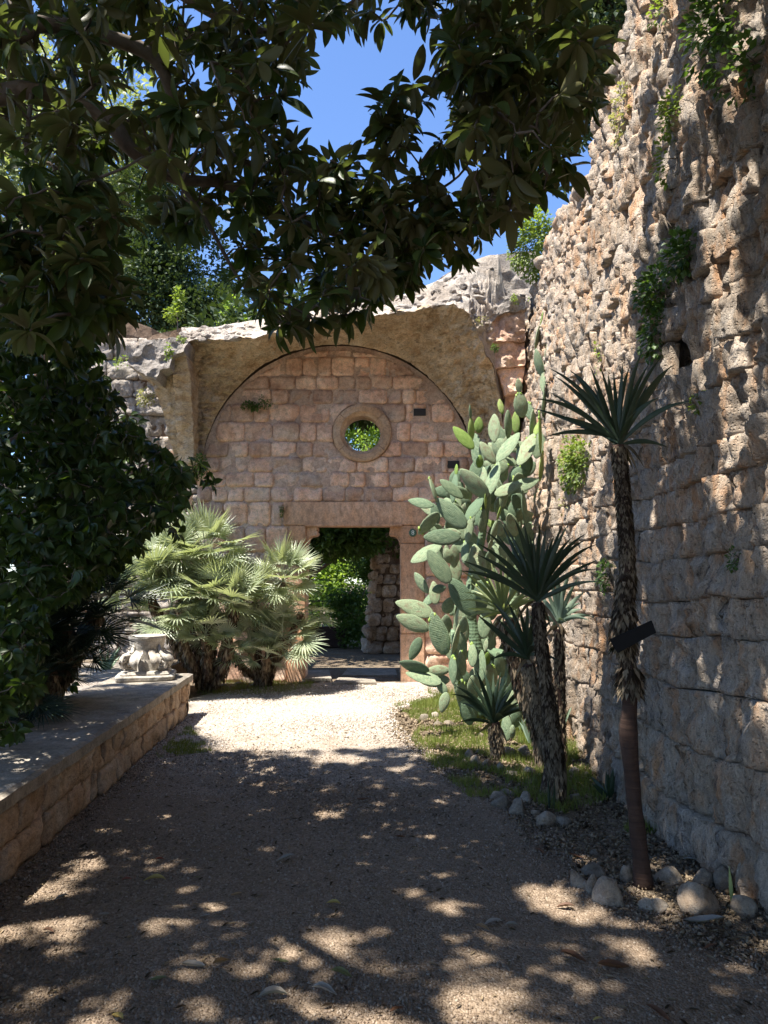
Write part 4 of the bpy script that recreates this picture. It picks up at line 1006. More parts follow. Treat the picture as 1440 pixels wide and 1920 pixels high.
def crown_fronds(par, c, n, sc_, meshes, tiltlo=5, tilthi=115, yaw0=0, down=0, towards=None):
    for i in range(n):
        yaw = yaw0 + i * 2.399 + random.uniform(-.3, .3); el = R(random.uniform(90 - tilthi, 90 - tiltlo)); d = np.array([math.cos(yaw) * math.cos(el), math.sin(yaw) * math.cos(el), math.sin(el)])
        nn = np.array([-math.cos(yaw) * math.sin(el), -math.sin(yaw) * math.sin(el), math.cos(el) + .2]) + rnd_unit(1)[0] * .45
        nn = nn + np.array([0, -.45, 0])
        B = basis(d[None], nn[None])[0]; s = sc_ * random.uniform(.8, 1.15)
        Mx = Matrix([[B[r][0] * s, B[r][1] * s, B[r][2] * s, c[r]] for r in range(3)] + [[0, 0, 0, 1]]); put('frond', random.choice(meshes), Mx, par)
def shaggy(par, path, rad, mat='barkp', dens=900, Ls=(.03, .07), dmat='dead', flare=None, name='dead_leaf_skirt', updown=-1, tubemat=None):
    sp = smooth_path(path, 6); rr = [rad(i / (len(sp) - 1)) for i in range(len(sp))]
    V, Fc = tube(sp, rr, 12, .2); mk('trunk', V, Fc, M[tubemat or mat], par, True)
    tot = sum((sp[i + 1] - sp[i]).length for i in range(len(sp) - 1)); n = int(tot * dens); L = []; 
    cum = np.cumsum([0] + [(sp[i + 1] - sp[i]).length for i in range(len(sp) - 1)])
    for k in range(n):
        t = random.random(); s = t * tot; i = min(len(sp) - 2, int(np.searchsorted(cum, s) - 1)); i = max(i, 0); f = (s - cum[i]) / max(1e-6, cum[i + 1] - cum[i]); p = sp[i].lerp(sp[i + 1], f)
        fl = flare(t) if flare else (1, .35)
        if fl is None: continue
        a = random.uniform(0, 6.283); o = np.array([math.cos(a), math.sin(a), 0]); r_ = rad(t) * .93; d = o * fl[1] * random.uniform(.6, 1.5) + np.array([0, 0, updown]); d /= np.linalg.norm(d)
        L.append((np.array(p) + o * r_, d, o + np.array([0, 0, .3]), random.uniform(*Ls) * fl[0]))
    B = basis(np.array([l[1] for l in L]), np.array([l[2] for l in L])); V, Fc = scatter(LD[0], LD[1], B, np.array([l[3] for l in L]), np.array([l[0] for l in L]))
    mk(name, V, Fc, M[dmat], par, False, 'stuff', tuple(ORG[par.name]))
LD = leaf_template(2, .26, .3, .12, .4)
# sunlit palms by the gate wall
pA = empty('fan_palm', tuple(at(395, 1268, 10.6)), 'broad sunlit fan palm behind the carved capital', 'palm', 'fan palms by the gate wall'); pA.location.z = 0; ORG[pA.name] = Vector(pA.location)
base = Vector(pA.location)
for tx_, ty_, Y, n, s in ((400, 1120, 10.1, 30, 1.0), (330, 1075, 10.2, 30, 1.0), (275, 1110, 10.0, 24, 1.0), (385, 1040, 10.3, 26, 1.0), (440, 1140, 9.9, 20, .85), (320, 1150, 9.9, 24, .9), (385, 1190, 9.9, 18, .72), (430, 1215, 10.0, 12, .6)):
    c = at(tx_, ty_, Y); shaggy(pA, [base + Vector((random.uniform(-.1, .1), 0, 0)), base.lerp(c, .5) + Vector((0, 0, -.1)), c], lambda t: .065, dens=380, Ls=(.05, .12))
    crown_fronds(pA, c, n, s, fmesh, 5, 115, random.uniform(0, 6))
pB = empty('fan_palm', (0, 0, 0), 'smaller sunlit fan palm clump against the left door jamb', 'palm', 'fan palms by the gate wall'); bb = gnd(500, 1278); bb.y = min(bb.y, 11.0); pB.location = bb; ORG[pB.name] = Vector(bb)
for tx_, ty_, Y, n, s in ((530, 1090, 10.5, 30, .85), (478, 1130, 10.5, 18, .85), (530, 1195, 10.3, 20, .8), (470, 1210, 10.4, 18, .8), (565, 1150, 10.5, 8, .7), (420, 1200, 10.5, 14, .8), (500, 1235, 10.2, 12, .6)):
    c = at(tx_, ty_, Y); shaggy(pB, [bb + Vector((random.uniform(-.15, .15), 0, 0)), bb.lerp(c, .5) + Vector((0, 0, -.05)), c], lambda t: .05, dens=300, Ls=(.05, .1))
    crown_fronds(pB, c, n, s, fmesh, 5, 120, random.uniform(0, 6))
pC = empty('fan_palm', (-3.2, 6.9, .4), 'shaded dark fan palm leaning over the low wall beside the citrus', 'palm', 'fan palms by the gate wall'); pC['group'] = 'fan palms on the terrace'
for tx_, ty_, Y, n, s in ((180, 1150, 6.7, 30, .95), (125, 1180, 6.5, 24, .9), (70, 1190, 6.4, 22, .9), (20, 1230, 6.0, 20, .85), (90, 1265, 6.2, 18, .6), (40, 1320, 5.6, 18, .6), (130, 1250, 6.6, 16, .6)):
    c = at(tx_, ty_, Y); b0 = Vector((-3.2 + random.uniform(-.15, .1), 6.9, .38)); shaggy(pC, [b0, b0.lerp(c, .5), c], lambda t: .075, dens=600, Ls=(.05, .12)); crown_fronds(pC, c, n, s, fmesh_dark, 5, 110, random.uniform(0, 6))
pD = empty('fan_palm', (-4.3, 8.6, .4), 'pale fan palm glimpsed behind the citrus foliage at far left', 'palm', 'fan palms on the terrace')
for tx_, ty_, Y, n, s in ((120, 1010, 8.4, 20, 1.0), (60, 980, 8.4, 14, 1.0)):
    c = at(tx_, ty_, Y); shaggy(pD, [Vector((-4.3, 8.6, .38)), Vector((-4.3, 8.5, .9)), c], lambda t: .07, dens=300, Ls=(.05, .1)); crown_fronds(pD, c, n, s, fmesh, 5, 110, 1)

# ------------------------------------------------------------------ yuccas
def sword(par, a, b, w, mat, sag=.0, name='leaf'):
    a, b = Vector(a), Vector(b); d = b - a; L = d.length; n = 9; s = d.cross(Vector((0, 1, 0)) + Vector((random.uniform(-.5, .5), 0, random.uniform(-.3, .3)))).normalized(); nn = s.cross(d).normalized(); V = []
    for i in range(n + 1):
        t = i / n; ww = .85 * w * (.55 + 1.2 * t if t < .4 else 1.03 * (1 - ((t - .4) / .6) ** 1.6)) * .5; ww = max(ww, .0008)
        p = a + d * t + Vector((0, 0, sag * L * (t - t * t) * 4 * .25))
        V += [tuple(p - s * ww + nn * ww * .35), tuple(p), tuple(p + s * ww + nn * ww * .35)]
    Fc = [(i * 3 + k, i * 3 + k + 1, (i + 1) * 3 + k + 1, (i + 1) * 3 + k) for i in range(n) for k in (0, 1)]
    return mk(name, V, Fc, M[mat], par, True)
def yucca(base, path_px, crown_px, tips, Y, label, w=.045, mat='yucca', extra=18, L=.45, rad=None, flare=None, dens=1500, dm='dead', Ls=(.03, .06), tm='barky', group='yuccas planted along the tall wall', name='yucca', cat='yucca'):
    y = empty(name, base, label, cat, group)
    pts = [Vector(base)] + [at(px, py, Y + dy) for px, py, dy in path_px]
    if rad: shaggy(y, pts, rad, dens=dens, Ls=Ls, flare=flare, tubemat=tm, dmat=dm)
    c = at(crown_px[0], crown_px[1], Y + (path_px[-1][2] if path_px else 0))
    for tp in tips:
        o = Vector((random.uniform(-.015, .015), random.uniform(-.02, .02), random.uniform(-.02, .02))); yy = c.y + random.uniform(-.16, .16) * L / .45; sword(y, c + o, at(tp[0], tp[1], yy), w * random.uniform(.85, 1.1), mat, random.uniform(0, .5))
    for i in range(7):
        a = random.uniform(0, 6.28); d = Vector((math.cos(a) * .6, math.sin(a) * .6, random.uniform(-1.2, -.5))).normalized(); sword(y, c - Vector((0, 0, .02)), c + d * L * random.uniform(.35, .7), w * .7, 'dead', random.uniform(.3, 1.0), 'dead_blade')
    for i in range(extra):
        a = i * 2.399; el = R(random.uniform(-12, 80)); LL_ = L * random.uniform(.75, 1.05); d = Vector((math.cos(a) * math.cos(el), math.sin(a) * math.cos(el), math.sin(el)))
        sword(y, c + Vector((0, 0, random.uniform(-.03, .02))), c + d * LL_, w * random.uniform(.8, 1), mat, random.uniform(0, .6))
    return y, c
b1 = gnd(1206, 1662)
def fl1(t):
    if t < .425: return None
    if .43 < t < .485: return (2.0, .85)
    if .53 < t < .62: return (2.0, .8)
    if t > .62 and t < .70: return (1.4, .6)
    return (1.0, .45)
yucca(tuple(b1), [(1196, 1560, 0), (1183, 1440, 0), (1178, 1360, .02), (1181, 1270, .02), (1168, 1180, .02), (1176, 1060, .02), (1170, 950, .02), (1163, 870, .02), (1160, 835, .02)], (1160, 828),
      [(1000, 748), (1028, 690), (1040, 705), (1068, 694), (1105, 683), (1112, 720), (1126, 690), (1150, 696), (1168, 680), (1205, 658), (1217, 682), (1268, 682), (1300, 752), (1020, 820), (998, 765), (1236, 745), (1078, 705), (1190, 700), (1140, 700), (1088, 716), (1120, 735), (1215, 720), (1030, 735), (1240, 670), (1255, 690), (1180, 690)], b1.y + .0,
      'tallest yucca with a bare brown lower trunk and black tag, nearest the viewer', .036, extra=5, L=.34, rad=lambda t: float(np.interp(t, [0, .05, .2, .32, .36, .42, .5, 1], [.052, .042, .040, .049, .042, .036, .038, .034])), flare=fl1, dens=3400, Ls=(.026, .048))
b2 = gnd(1053, 1512)
yucca(tuple(b2), [(1047, 1470, 0), (1040, 1400, 0), (1030, 1320, 0), (1018, 1230, 0), (1011, 1170, 0), (1009, 1130, 0)], (1008, 1122),
      [(964, 972), (982, 976), (1014, 975), (1024, 990), (1056, 980), (1064, 985), (1100, 1000), (1100, 1012), (1120, 1020), (1120, 1050), (1118, 1068), (940, 980), (908, 995), (894, 1018), (864, 1050), (860, 1070), (1000, 1008), (930, 1000), (1064, 1104), (950, 990), (1076, 1005), (1040, 1000), (895, 1040)], b2.y,
      'yucca with dark spiky crown over the cactus, second from the viewer', .045, extra=8, L=.48, rad=lambda t: float(np.interp(t, [0, .1, .2, .3, .6, 1], [.040, .044, .058, .056, .044, .038])), flare=lambda t: None if t < .09 else ((1.7, .25) if t < .34 else (1, .45)), dens=3000, Ls=(.032, .06))
b3 = b2 + Vector((-.06, .25, 0))
yucca(tuple(b3), [(1035, 1420, 0), (1012, 1340, 0), (1000, 1290, 0), (990, 1245, 0)], (988, 1232),
      [(922, 1128), (892, 1150), (930, 1158), (950, 1125), (972, 1135), (990, 1128), (1002, 1140), (905, 1165), (940, 1140), (1014, 1160)], b3.y, 'small crowned yucca trunk leaning left beside the second yucca', .045, extra=8, L=.33, rad=lambda t: .05, flare=lambda t: (1, .45), dens=2600, Ls=(.03, .055))
b4 = Vector((1.38, 6.2, 0))
yucca(tuple(b4), [(1015, 1370, 0), (985, 1290, 0), (962, 1200, 0), (948, 1165, 0)], (944, 1150),
      [(862, 1068), (880, 1060), (900, 1052), (918, 1045), (935, 1040), (950, 1045), (968, 1050), (985, 1060), (880, 1090), (905, 1100), (870, 1110), (990, 1085), (925, 1060), (910, 1070)], b4.y, 'pale green yucca on a shaggy pinkish leaning trunk before the cactus', .03, 'yuccapale', extra=24, L=.42, rad=lambda t: .068, flare=lambda t: (1.4, .3), dens=2200, Ls=(.04, .09), tm='barkp')
b5 = gnd(934, 1424)
yucca(tuple(b5), [(930, 1385, 0), (926, 1355, 0)], (926, 1352),
      [(845, 1302), (850, 1285), (862, 1290), (880, 1268), (892, 1255), (905, 1252), (925, 1262), (940, 1258), (952, 1268), (968, 1278), (984, 1290), (975, 1262), (870, 1310), (995, 1270), (915, 1275)], b5.y, 'small low yucca with a short dark stem in a ring of stones', .045, extra=18, L=.42, rad=lambda t: .055, flare=lambda t: (1, .6), dens=2600, Ls=(.03, .05))
b6 = gnd(1052, 1440)
yucca((b6.x, b6.y, 0), [(1050, 1300, 0), (1048, 1180, 0)], (1048, 1165), [(1085, 1080), (1095, 1110), (1070, 1070), (1030, 1075), (1045, 1065), (1090, 1130), (1020, 1100), (1060, 1085)], b6.y, 'blue green agave like yucca half hidden behind the second yucca', .05, 'agave', extra=12, L=.3, rad=lambda t: .045, flare=lambda t: (1, .4), dens=900)
# ground rosettes
for px, py, mt, L, n, lb_ in ((1000, 1405, 'agave', .30, 12, 'pale agave blades at the cactus foot beside the pebbles'), (1085, 1400, 'agave', .45, 14, 'upright green agave growing against the wall foot'), (1258, 1500, 'yucca', .22, 9, 'little dark rosette at the wall foot behind the tallest yucca'), (982, 1375, 'agave', .32, 10, 'small light agave under the leaning pale yucca'), (200, 1240, 'agave', .35, 14, 'pale green agave on the terrace left of the capital'), (1108, 1330, 'yucca', .3, 9, 'slender dark blades sprouting low on the tall wall')):
    b = gnd(px, py) if px != 200 else at(200, 1262, 9.4); b = Vector((min(b.x, 1.66), b.y, b.z if px == 200 else 0)); a = empty('agave', b, lb_, 'agave', 'low agaves in the beds')
    for i in range(n):
        an = i * 2.399; el = R(random.uniform(40, 85)); d = Vector((math.cos(an) * math.cos(el), math.sin(an) * math.cos(el), math.sin(el))); sword(a, b, b + d * L * random.uniform(.7, 1.1), .045, mt, .2)
for (px, py, h, lb_) in ((1033, 1520, .22, 'pair of dark upright blades by the second yucca foot'), (1377, 1700, .19, 'single dark blade poking up before the big flat stone'), (1436, 1700, .26, 'dark blade at the right edge of the view by the stones')):
    b = gnd(px, py); a = empty('sprout', b, lb_, 'sprout', 'young blades sprouting from the soil')
    for k in range(2 if h > .2 and px < 1100 else 1): sword(a, b + Vector((k * .035 - .01, 0, 0)), b + Vector((k * .045 - .012, .01, h * (1 - .1 * k))), .022, 'yucca')
# black tag plate on the tallest yucca
c1, c2, c3, c4 = [at(x, y, b1.y - .125) for x, y in ((1143, 1199), (1222, 1163), (1231, 1186), (1158, 1225))]
bm = bmesh.new(); fv = [bm.verts.new(p) for p in (c1, c2, c3, c4)]; bv = [bm.verts.new(p + Vector((0, .008, 0))) for p in (c1, c2, c3, c4)]
bm.faces.new(fv); bm.faces.new(bv[::-1])
for i in range(4): bm.faces.new((fv[i], bv[i], bv[(i + 1) % 4], fv[(i + 1) % 4]))
bmesh.ops.recalc_face_normals(bm, faces=bm.faces[:]); bmesh.ops.bevel(bm, geom=bm.edges[:], offset=.002, segments=2, affect='EDGES'); bm.verts.index_update()
V = np.array([tuple(v.co) for v in bm.verts]); Fc = [tuple(l.index for l in f.verts) for f in bm.faces]; bm.free()
pt = empty('name_tag', tuple(V.mean(0)), 'tilted blank black plate fixed to the tallest yucca trunk', 'plate'); mk('plate', V, Fc, M['black'], pt)

# ------------------------------------------------------------------ prickly pear
cac = empty('prickly_pear', (1.15, 8.6, 0), 'huge pale green prickly pear cactus climbing beside the tall wall', 'cactus')
def pad_mesh(kind, mat):
    V = []; nu, nv = 16, 9
    for j in range(nv):
        ph = -math.pi / 2 + math.pi * j / (nv - 1)
        for i in range(nu):
            a = 2 * math.pi * i / nu; t = (math.sin(a) + 1) / 2
            hw = .5 * math.sin(math.pi * (t ** kind)) ** .62 if 0 < t < 1 else 0.0
            x = (1 if math.cos(a) >= 0 else -1) * hw * math.cos(ph); y = t
            cx = (y - .5) * math.cos(ph) + .5
            V.append((x, cx, .5 * math.sin(ph) * (1 if True else 0)))
    Fc = [(j * nu + i, j * nu + (i + 1) % nu, (j + 1) * nu + (i + 1) % nu, (j + 1) * nu + i) for j in range(nv - 1) for i in range(nu)]
    V = np.array(V); V[:, 2] += .25 * np.sin(V[:, 1] * 3) * .5
    return mesh_np('pad', V, Fc, mat, True)
padm = [pad_mesh(k, M['cactus']) for k in (.8, .9, 1.0)]; pady = [pad_mesh(.85, M['cactusy'])]
bpy_fruit = rock_vf(.018, .018, .03, 3, 1, amp=.05)
fruit_me = mesh_np('fruit', bpy_fruit[0], bpy_fruit[1], M['cactusy'], True)
allpads = []
def pad(c6a, c6b, w, Y=8.4, young=False, crop=True, ydir=None, th=.035):
    s = .4272
    pa_, pb_ = [(740 + s * p[0], 680 + s * p[1]) if crop else p for p in (c6a, c6b)]; ww = w * (s if crop else 1)
    A = at(pa_[0], pa_[1], Y); dy = random.uniform(-.10, .10); Bp = at(pb_[0], pb_[1], Y + dy)
    wm = ww / F * Y; d = Bp - A; L = d.length * 1.04
    real = max(wm, L * .44); yaw = math.acos(min(1, wm / real)) * random.choice((-1, 1))
    n0 = np.array([math.sin(yaw), -math.cos(yaw), random.uniform(-.1, .25)]); B = basis(np.array(tuple(d))[None], n0[None])[0]
    real *= .5 * 2; sx = real; th_ = th * random.uniform(.85, 1.2)
    Mx = Matrix([[B[r][0] * sx, B[r][1] * L, B[r][2] * th_, A[r] - B[r][1] * L * .02] for r in range(3)] + [[0, 0, 0, 1]])
    o = put('pad', random.choice(pady if young else padm), Mx, cac)
    allpads.append((Mx, L)); return o
PL = [((560, 240), (546, 128), 66, 8.1), ((437, 350), (437, 226), 50, 8.1), ((497, 335), (497, 208), 42, 8.2), ((450, 435), (546, 308), 50, 8.0), ((545, 450), (612, 312), 62, 8.2), ((605, 360), (607, 205), 44, 8.4),
      ((375, 460), (353, 312), 50, 8.3), ((440, 445), (376, 348), 52, 7.9), ((410, 585), (455, 436), 50, 7.9), ((408, 588), (288, 468), 62, 7.8), ((388, 565), (390, 458), 36, 8.1), ((440, 578), (560, 530), 40, 8.2), ((500, 560), (632, 515), 55, 8.3), ((560, 505), (600, 415), 50, 8.4),
      ((300, 595), (200, 515), 50, 8.1), ((255, 615), (268, 488), 30, 8.2), ((325, 595), (275, 545), 40, 8.2), ((170, 628), (60, 604), 46, 7.9), ((185, 615), (150, 498), 20, 7.7), ((312, 722), (182, 598), 62, 7.7), ((310, 695), (388, 588), 46, 7.8), ((302, 690), (258, 618), 46, 7.9),
      ((190, 658), (105, 752), 50, 7.8), ((288, 766), (128, 766), 46, 7.6), ((290, 750), (210, 742), 40, 7.9), ((205, 800), (72, 876), 46, 7.8), ((240, 965), (145, 822), 78, 7.5), ((352, 1115), (243, 948), 88, 7.6), ((222, 1280), (165, 1096), 82, 7.5), ((168, 1102), (5, 1052), 62, 7.7), ((150, 1172), (8, 1112), 62, 7.6), ((112, 1208), (68, 1306), 50, 7.6),
      ((148, 1012), (88, 922), 36, 7.9), ((165, 1000), (225, 985), 40, 7.9), ((180, 1060), (170, 960), 50, 8.0), ((225, 1100), (245, 1030), 55, 8.0), ((255, 1275), (282, 1148), 26, 7.4), ((257, 1412), (256, 1283), 32, 7.3), ((302, 1372), (288, 1262), 40, 7.5), ((343, 1335), (340, 1232), 42, 7.4), ((380, 1402), (384, 1262), 34, 7.4), ((300, 1285), (290, 1180), 46, 7.6),
      ((240, 1350), (140, 1352), 34, 7.5), ((150, 1352), (22, 1314), 22, 7.4), ((240, 1392), (110, 1398), 34, 7.5), ((205, 1402), (50, 1362), 26, 7.4), ((228, 1455), (185, 1395), 40, 7.4), ((228, 1448), (205, 1536), 46, 7.3), ((375, 950), (350, 798), 78, 7.9), ((372, 1105), (380, 955), 72, 7.8), ((302, 1235), (285, 1075), 62, 7.8), ((390, 1210), (398, 1085), 60, 7.9),
      ((305, 880), (318, 770), 34, 7.8), ((318, 790), (335, 680), 36, 7.8), ((378, 745), (395, 640), 36, 7.8), ((392, 665), (415, 570), 40, 7.9), ((245, 880), (225, 815), 46, 8.0), ((375, 720), (365, 640), 40, 8.2), ((425, 780), (450, 690), 30, 8.1), ((460, 760), (455, 690), 50, 8.3), ((520, 700), (515, 610), 45, 8.4), ((560, 760), (600, 700), 40, 8.4), ((590, 790), (590, 720), 46, 8.5),
      ((575, 700), (560, 560), 34, 8.1), ((470, 640), (485, 550), 40, 8.2), ((335, 1130), (345, 1000), 60, 8.1), ((420, 1100), (410, 960), 60, 8.2), ((420, 1260), (410, 1120), 60, 8.0), ((470, 1380), (450, 1270), 50, 7.9), ((430, 1430), (420, 1320), 55, 7.8), ((350, 1480), (345, 1370), 60, 7.7), ((300, 1500), (290, 1390), 55, 7.6), ((420, 1540), (400, 1420), 60, 7.7), ((330, 1590), (320, 1450), 80, 7.6), ((500, 1550), (520, 1440), 70, 7.7),
      ((495, 1660), (490, 1540), 44, 7.0), ((530, 1600), (540, 1500), 50, 7.5), ((515, 1650), (520, 1590), 24, 6.9), ((655, 130), (660, 20), 30, 8.9), ((650, 240), (658, 120), 26, 8.8), ((600, 250), (580, 170), 40, 8.7), ((645, 60), (620, -60), 26, 9.0), ((655, 40), (672, -90), 26, 8.9), ((615, -60), (640, -170), 24, 9.2), ((680, -40), (700, -110), 26, 8.8),
      ((200, 1000), (120, 1070), 30, 8.2), ((280, 680), (230, 740), 40, 8.3), ((260, 900), (260, 800), 50, 8.3), ((340, 900), (300, 820), 50, 8.3), ((480, 900), (470, 790), 50, 8.4), ((430, 900), (440, 800), 55, 8.3), ((520, 1000), (500, 880), 60, 8.4), ((530, 620), (540, 520), 50, 8.5), ((480, 520), (470, 430), 46, 8.5), ((430, 340), (470, 420), 30, 8.6)]
for a, b, w_, Y in PL: pad(a, b, w_, Y)
for a, b, w_, Y in (((345, 378), (258, 282), 56, 8.1), ((335, 345), (335, 240), 34, 8.2), ((368, 308), (370, 238), 42, 8.3), ((470, 225), (460, 160), 32, 8.4), ((640, 400), (634, 215), 28, 8.2), ((636, 520), (650, 390), 28, 8.2), ((533, 310), (530, 215), 34, 8.5), ((370, 460), (375, 405), 34, 8.2), ((440, 740), (430, 690), 26, 8.4)): pad(a, b, w_, Y, True)
# inner pads filling the mass, behind the listed ones
inner = [(250, 500), (560, 300), (640, 360), (640, 700), (560, 900), (520, 1300), (540, 1560), (300, 1560), (220, 1300), (210, 1000), (180, 800), (180, 680), (230, 560)]; k = 0
while k < 150:
    x, y = random.uniform(170, 640), random.uniform(280, 1580)
    if not in_poly(x, y, inner): continue
    k += 1; L = random.uniform(60, 115); a = R(random.gauss(90, 42)); pad((x, y), (x + L * math.cos(a), y - L * math.sin(a)), random.uniform(26, 70), random.uniform(8.3, 9.2))
for (Mx, L) in random.sample([q for q in allpads if q[0].col[1].z > .25 and q[0].translation.x > .75], 30):
    p = Mx @ Vector((random.uniform(-.35, .35), .93, 0)); A = p; d = (Mx.to_3x3() @ Vector((random.uniform(-.5, .5), 1, 0))).normalized(); n0 = np.array(tuple((Mx.to_3x3() @ Vector((0, 0, 1))).normalized())) + rnd_unit(1)[0] * .6
    B = basis(np.array(tuple(d))[None], n0[None])[0]; LL2 = random.uniform(.14, .26); sx = LL2 * .48; Mq = Matrix([[B[r][0] * sx, B[r][1] * LL2, B[r][2] * .022, A[r]] for r in range(3)] + [[0, 0, 0, 1]]); put('pad', random.choice(padm + pady), Mq, cac)
# woody main stems
for P in ([(1.2, 8.5, 0), at(900, 1250, 8.4), at(880, 1120, 8.4), at(905, 1000, 8.4), at(915, 900, 8.3)], [(1.4, 8.6, 0), at(960, 1200, 8.8), at(970, 1000, 8.8), at(985, 880, 8.8)], [(1.0, 8.3, 0), at(860, 1280, 8.1), at(850, 1180, 8.1)]):
    sp = smooth_path(P, 5); V, Fc = tube(sp, list(np.linspace(.09, .035, len(sp))), 10, .2); mk('stem', V, Fc, M['cactus'], cac, True)
for (Mx, L) in random.sample(allpads, 50):      # flower buds on the rims
    for k in range(random.randint(1, 4)):
        t = random.uniform(-.5, .5); p = Mx @ Vector((t * .62, .97 - abs(t) * .35, 0)); put('bud', fruit_me, Matrix.Translation(p) @ Matrix.Rotation(random.uniform(-.5, .5), 4, 'Y'), cac)

# ------------------------------------------------------------------ weeds on the walls
def weed(name, c, r, n, Lm, mat, label, cat='wall plant', twig=10, group=None, hang=.3):
    t = empty(name, tuple(c), label, cat, group); L = []
    for k in range(n):
        v = rnd_unit(1)[0] * random.random() ** .4; p = np.array(c) + v * np.array(r)
        if nz(p, 5.0, 3) < -.12: continue
        d = v + rnd_unit(1)[0] * .6 + np.array([-.3, 0, -hang]); L.append((p, d / np.linalg.norm(d), np.array([-.3, -.3, 1.0]) + rnd_unit(1)[0] * .6, Lm * random.uniform(.6, 1.3)))
    B = basis(np.array([l[1] for l in L]), np.array([l[2] for l in L])); V, Fc = scatter(LWD[0], LWD[1], B, np.array([l[3] for l in L]), np.array([l[0] for l in L])); mk('foliage', V, Fc, mat, t, False, 'stuff', tuple(ORG[t.name]))
    tb = []
    for k in range(twig):
        e = random.choice(L)[0]; s = np.array(c) + np.array([abs(r[0]) * .8, 0, r[2] * .2]); tb.append(tube([s, (s + e) / 2 + rnd_unit(1)[0] * .03, e], [.005, .003, .002], 4, 0, False))
    if tb: V, Fc = join(tb); mk('stems', V, Fc, M['barkm'], t, False, None, tuple(ORG[t.name]))
    return t
LWD = leaf_template(2, .62, .3, .1, .6)
def on_wall(px, py, out=.06):
    d = ray(px, py); k = d.x / d.y; Y = 2.0 / k
    for _ in range(6): z = EYE + d.z / d.y * Y; Y = (tsurf(Y, z)[0].x - out) / k
    return Vector((k * Y, Y, EYE + d.z / d.y * Y))
G = 'weeds rooted in the tall wall'
weed('wall_shrub', at(998, 452, 10.2), (.38, .35, .62), 5200, .055, M['weed'], 'leafy green shrub hanging where vault and tall wall meet', 'wall plant', 16, G)
for px, py, r, n, L, mt, lb_ in (
    (1076, 866, (.12, .40, .33), 1700, .045, 'weed', 'yellow green creeper left of the tallest yucca crown'),
    (1262, 215, (.10, .12, .20), 420, .035, 'weed', 'yellowish sunlit weed high on the wall'),
    (1255, 300, (.12, .16, .18), 520, .04, 'weed', 'green tuft above the dark upper cavity'),
    (1225, 545, (.12, .22, .16), 500, .05, 'fern', 'dark fern below the upper cavity'),
    (1275, 480, (.12, .18, .16), 480, .05, 'fern', 'dark leafy weed inside the cavity edge'),
    (1225, 620, (.10, .16, .22), 480, .045, 'fern', 'hanging dark weed beside the lower cavity'),
    (1292, 748, (.09, .08, .13), 260, .035, 'weed', 'small sunlit clump right of the tallest yucca crown'),
    (1340, 60, (.18, .22, .32), 760, .06, 'fern', 'leafy creeper drooping from the upper right wall'),
    (1390, 130, (.16, .14, .18), 300, .06, 'fern', 'lower strand of creeper at the upper right edge'),
    (1135, 1080, (.06, .10, .14), 220, .035, 'fern', 'thin weed low behind the yuccas'),
    (1240, 20, (.10, .14, .14), 260, .04, 'weed', 'bright weed at the very top of the wall'),
    (1165, 215, (.08, .2, .3), 260, .04, 'drygrass', 'dry brown grass streak on the upper wall'),
    (1120, 670, (.05, .12, .16), 140, .035, 'weed', 'faint sprig in the middle of the sunlit wall'),
    (1052, 950, (.06, .10, .12), 120, .035, 'drygrass', 'dry tuft beside the cactus on the wall'),
    (1375, 1050, (.04, .05, .07), 60, .025, 'fern', 'tiny green sprig in a joint of the shaded wall')):
    weed('wall_weed', on_wall(px, py), r, n, L, M[mt], lb_, 'wall plant', 5, G)
G = 'weeds rooted in the gate wall and vault'
for px, py, Y, r, n, L, mt, lb_ in (
    (470, 762, D - .1, (.16, .06, .08), 420, .04, 'fern', 'dark green weed growing across the block joints left of the round window'),
    (498, 752, D - .1, (.12, .05, .12), 260, .035, 'fern', 'upright weed sprig left of the round window'),
    (375, 875, D - .5, (.13, .12, .22), 480, .04, 'fern', 'green weed at the foot of the vault rib'),
    (272, 745, D - .3, (.16, .12, .16), 360, .04, 'drygrass', 'grassy tuft hanging under the left springer'),
    (234, 680, D + .3, (.2, .12, .12), 320, .04, 'weed', 'pale weed on the limestone stub left of the vault'),
    (316, 660, D - 1.5, (.05, .05, .14), 120, .04, 'weed', 'bright sprig on the left springer top'),
    (340, 632, D - 1.2, (.05, .05, .10), 90, .04, 'weed', 'small sprig on the vault edge near the rib'),
    (815, 545, D - .6, (.12, .08, .08), 200, .035, 'drygrass', 'dry tuft on the vault crown below the skyline'),
    (900, 545, D - .7, (.14, .1, .08), 260, .035, 'drygrass', 'dry grass on the right part of the vault crown'),
    (905, 600, D - 1.5, (.1, .06, .07), 200, .03, 'drygrass', 'dry tuft beside the right springer top'),
    (975, 560, D - 1.3, (.13, .1, .08), 260, .035, 'weed', 'grassy tuft on the right springer top'),
    (928, 652, D - 1.4, (.06, .05, .06), 140, .03, 'fern', 'little weed clinging to the right springer'),
    (528, 958, D - .08, (.03, .03, .10), 90, .03, 'fern', 'thin green weed beside the lintel end')):
    weed('vault_weed', at(px, py, Y), r, n, L, M[mt], lb_, 'wall plant', 3, G)

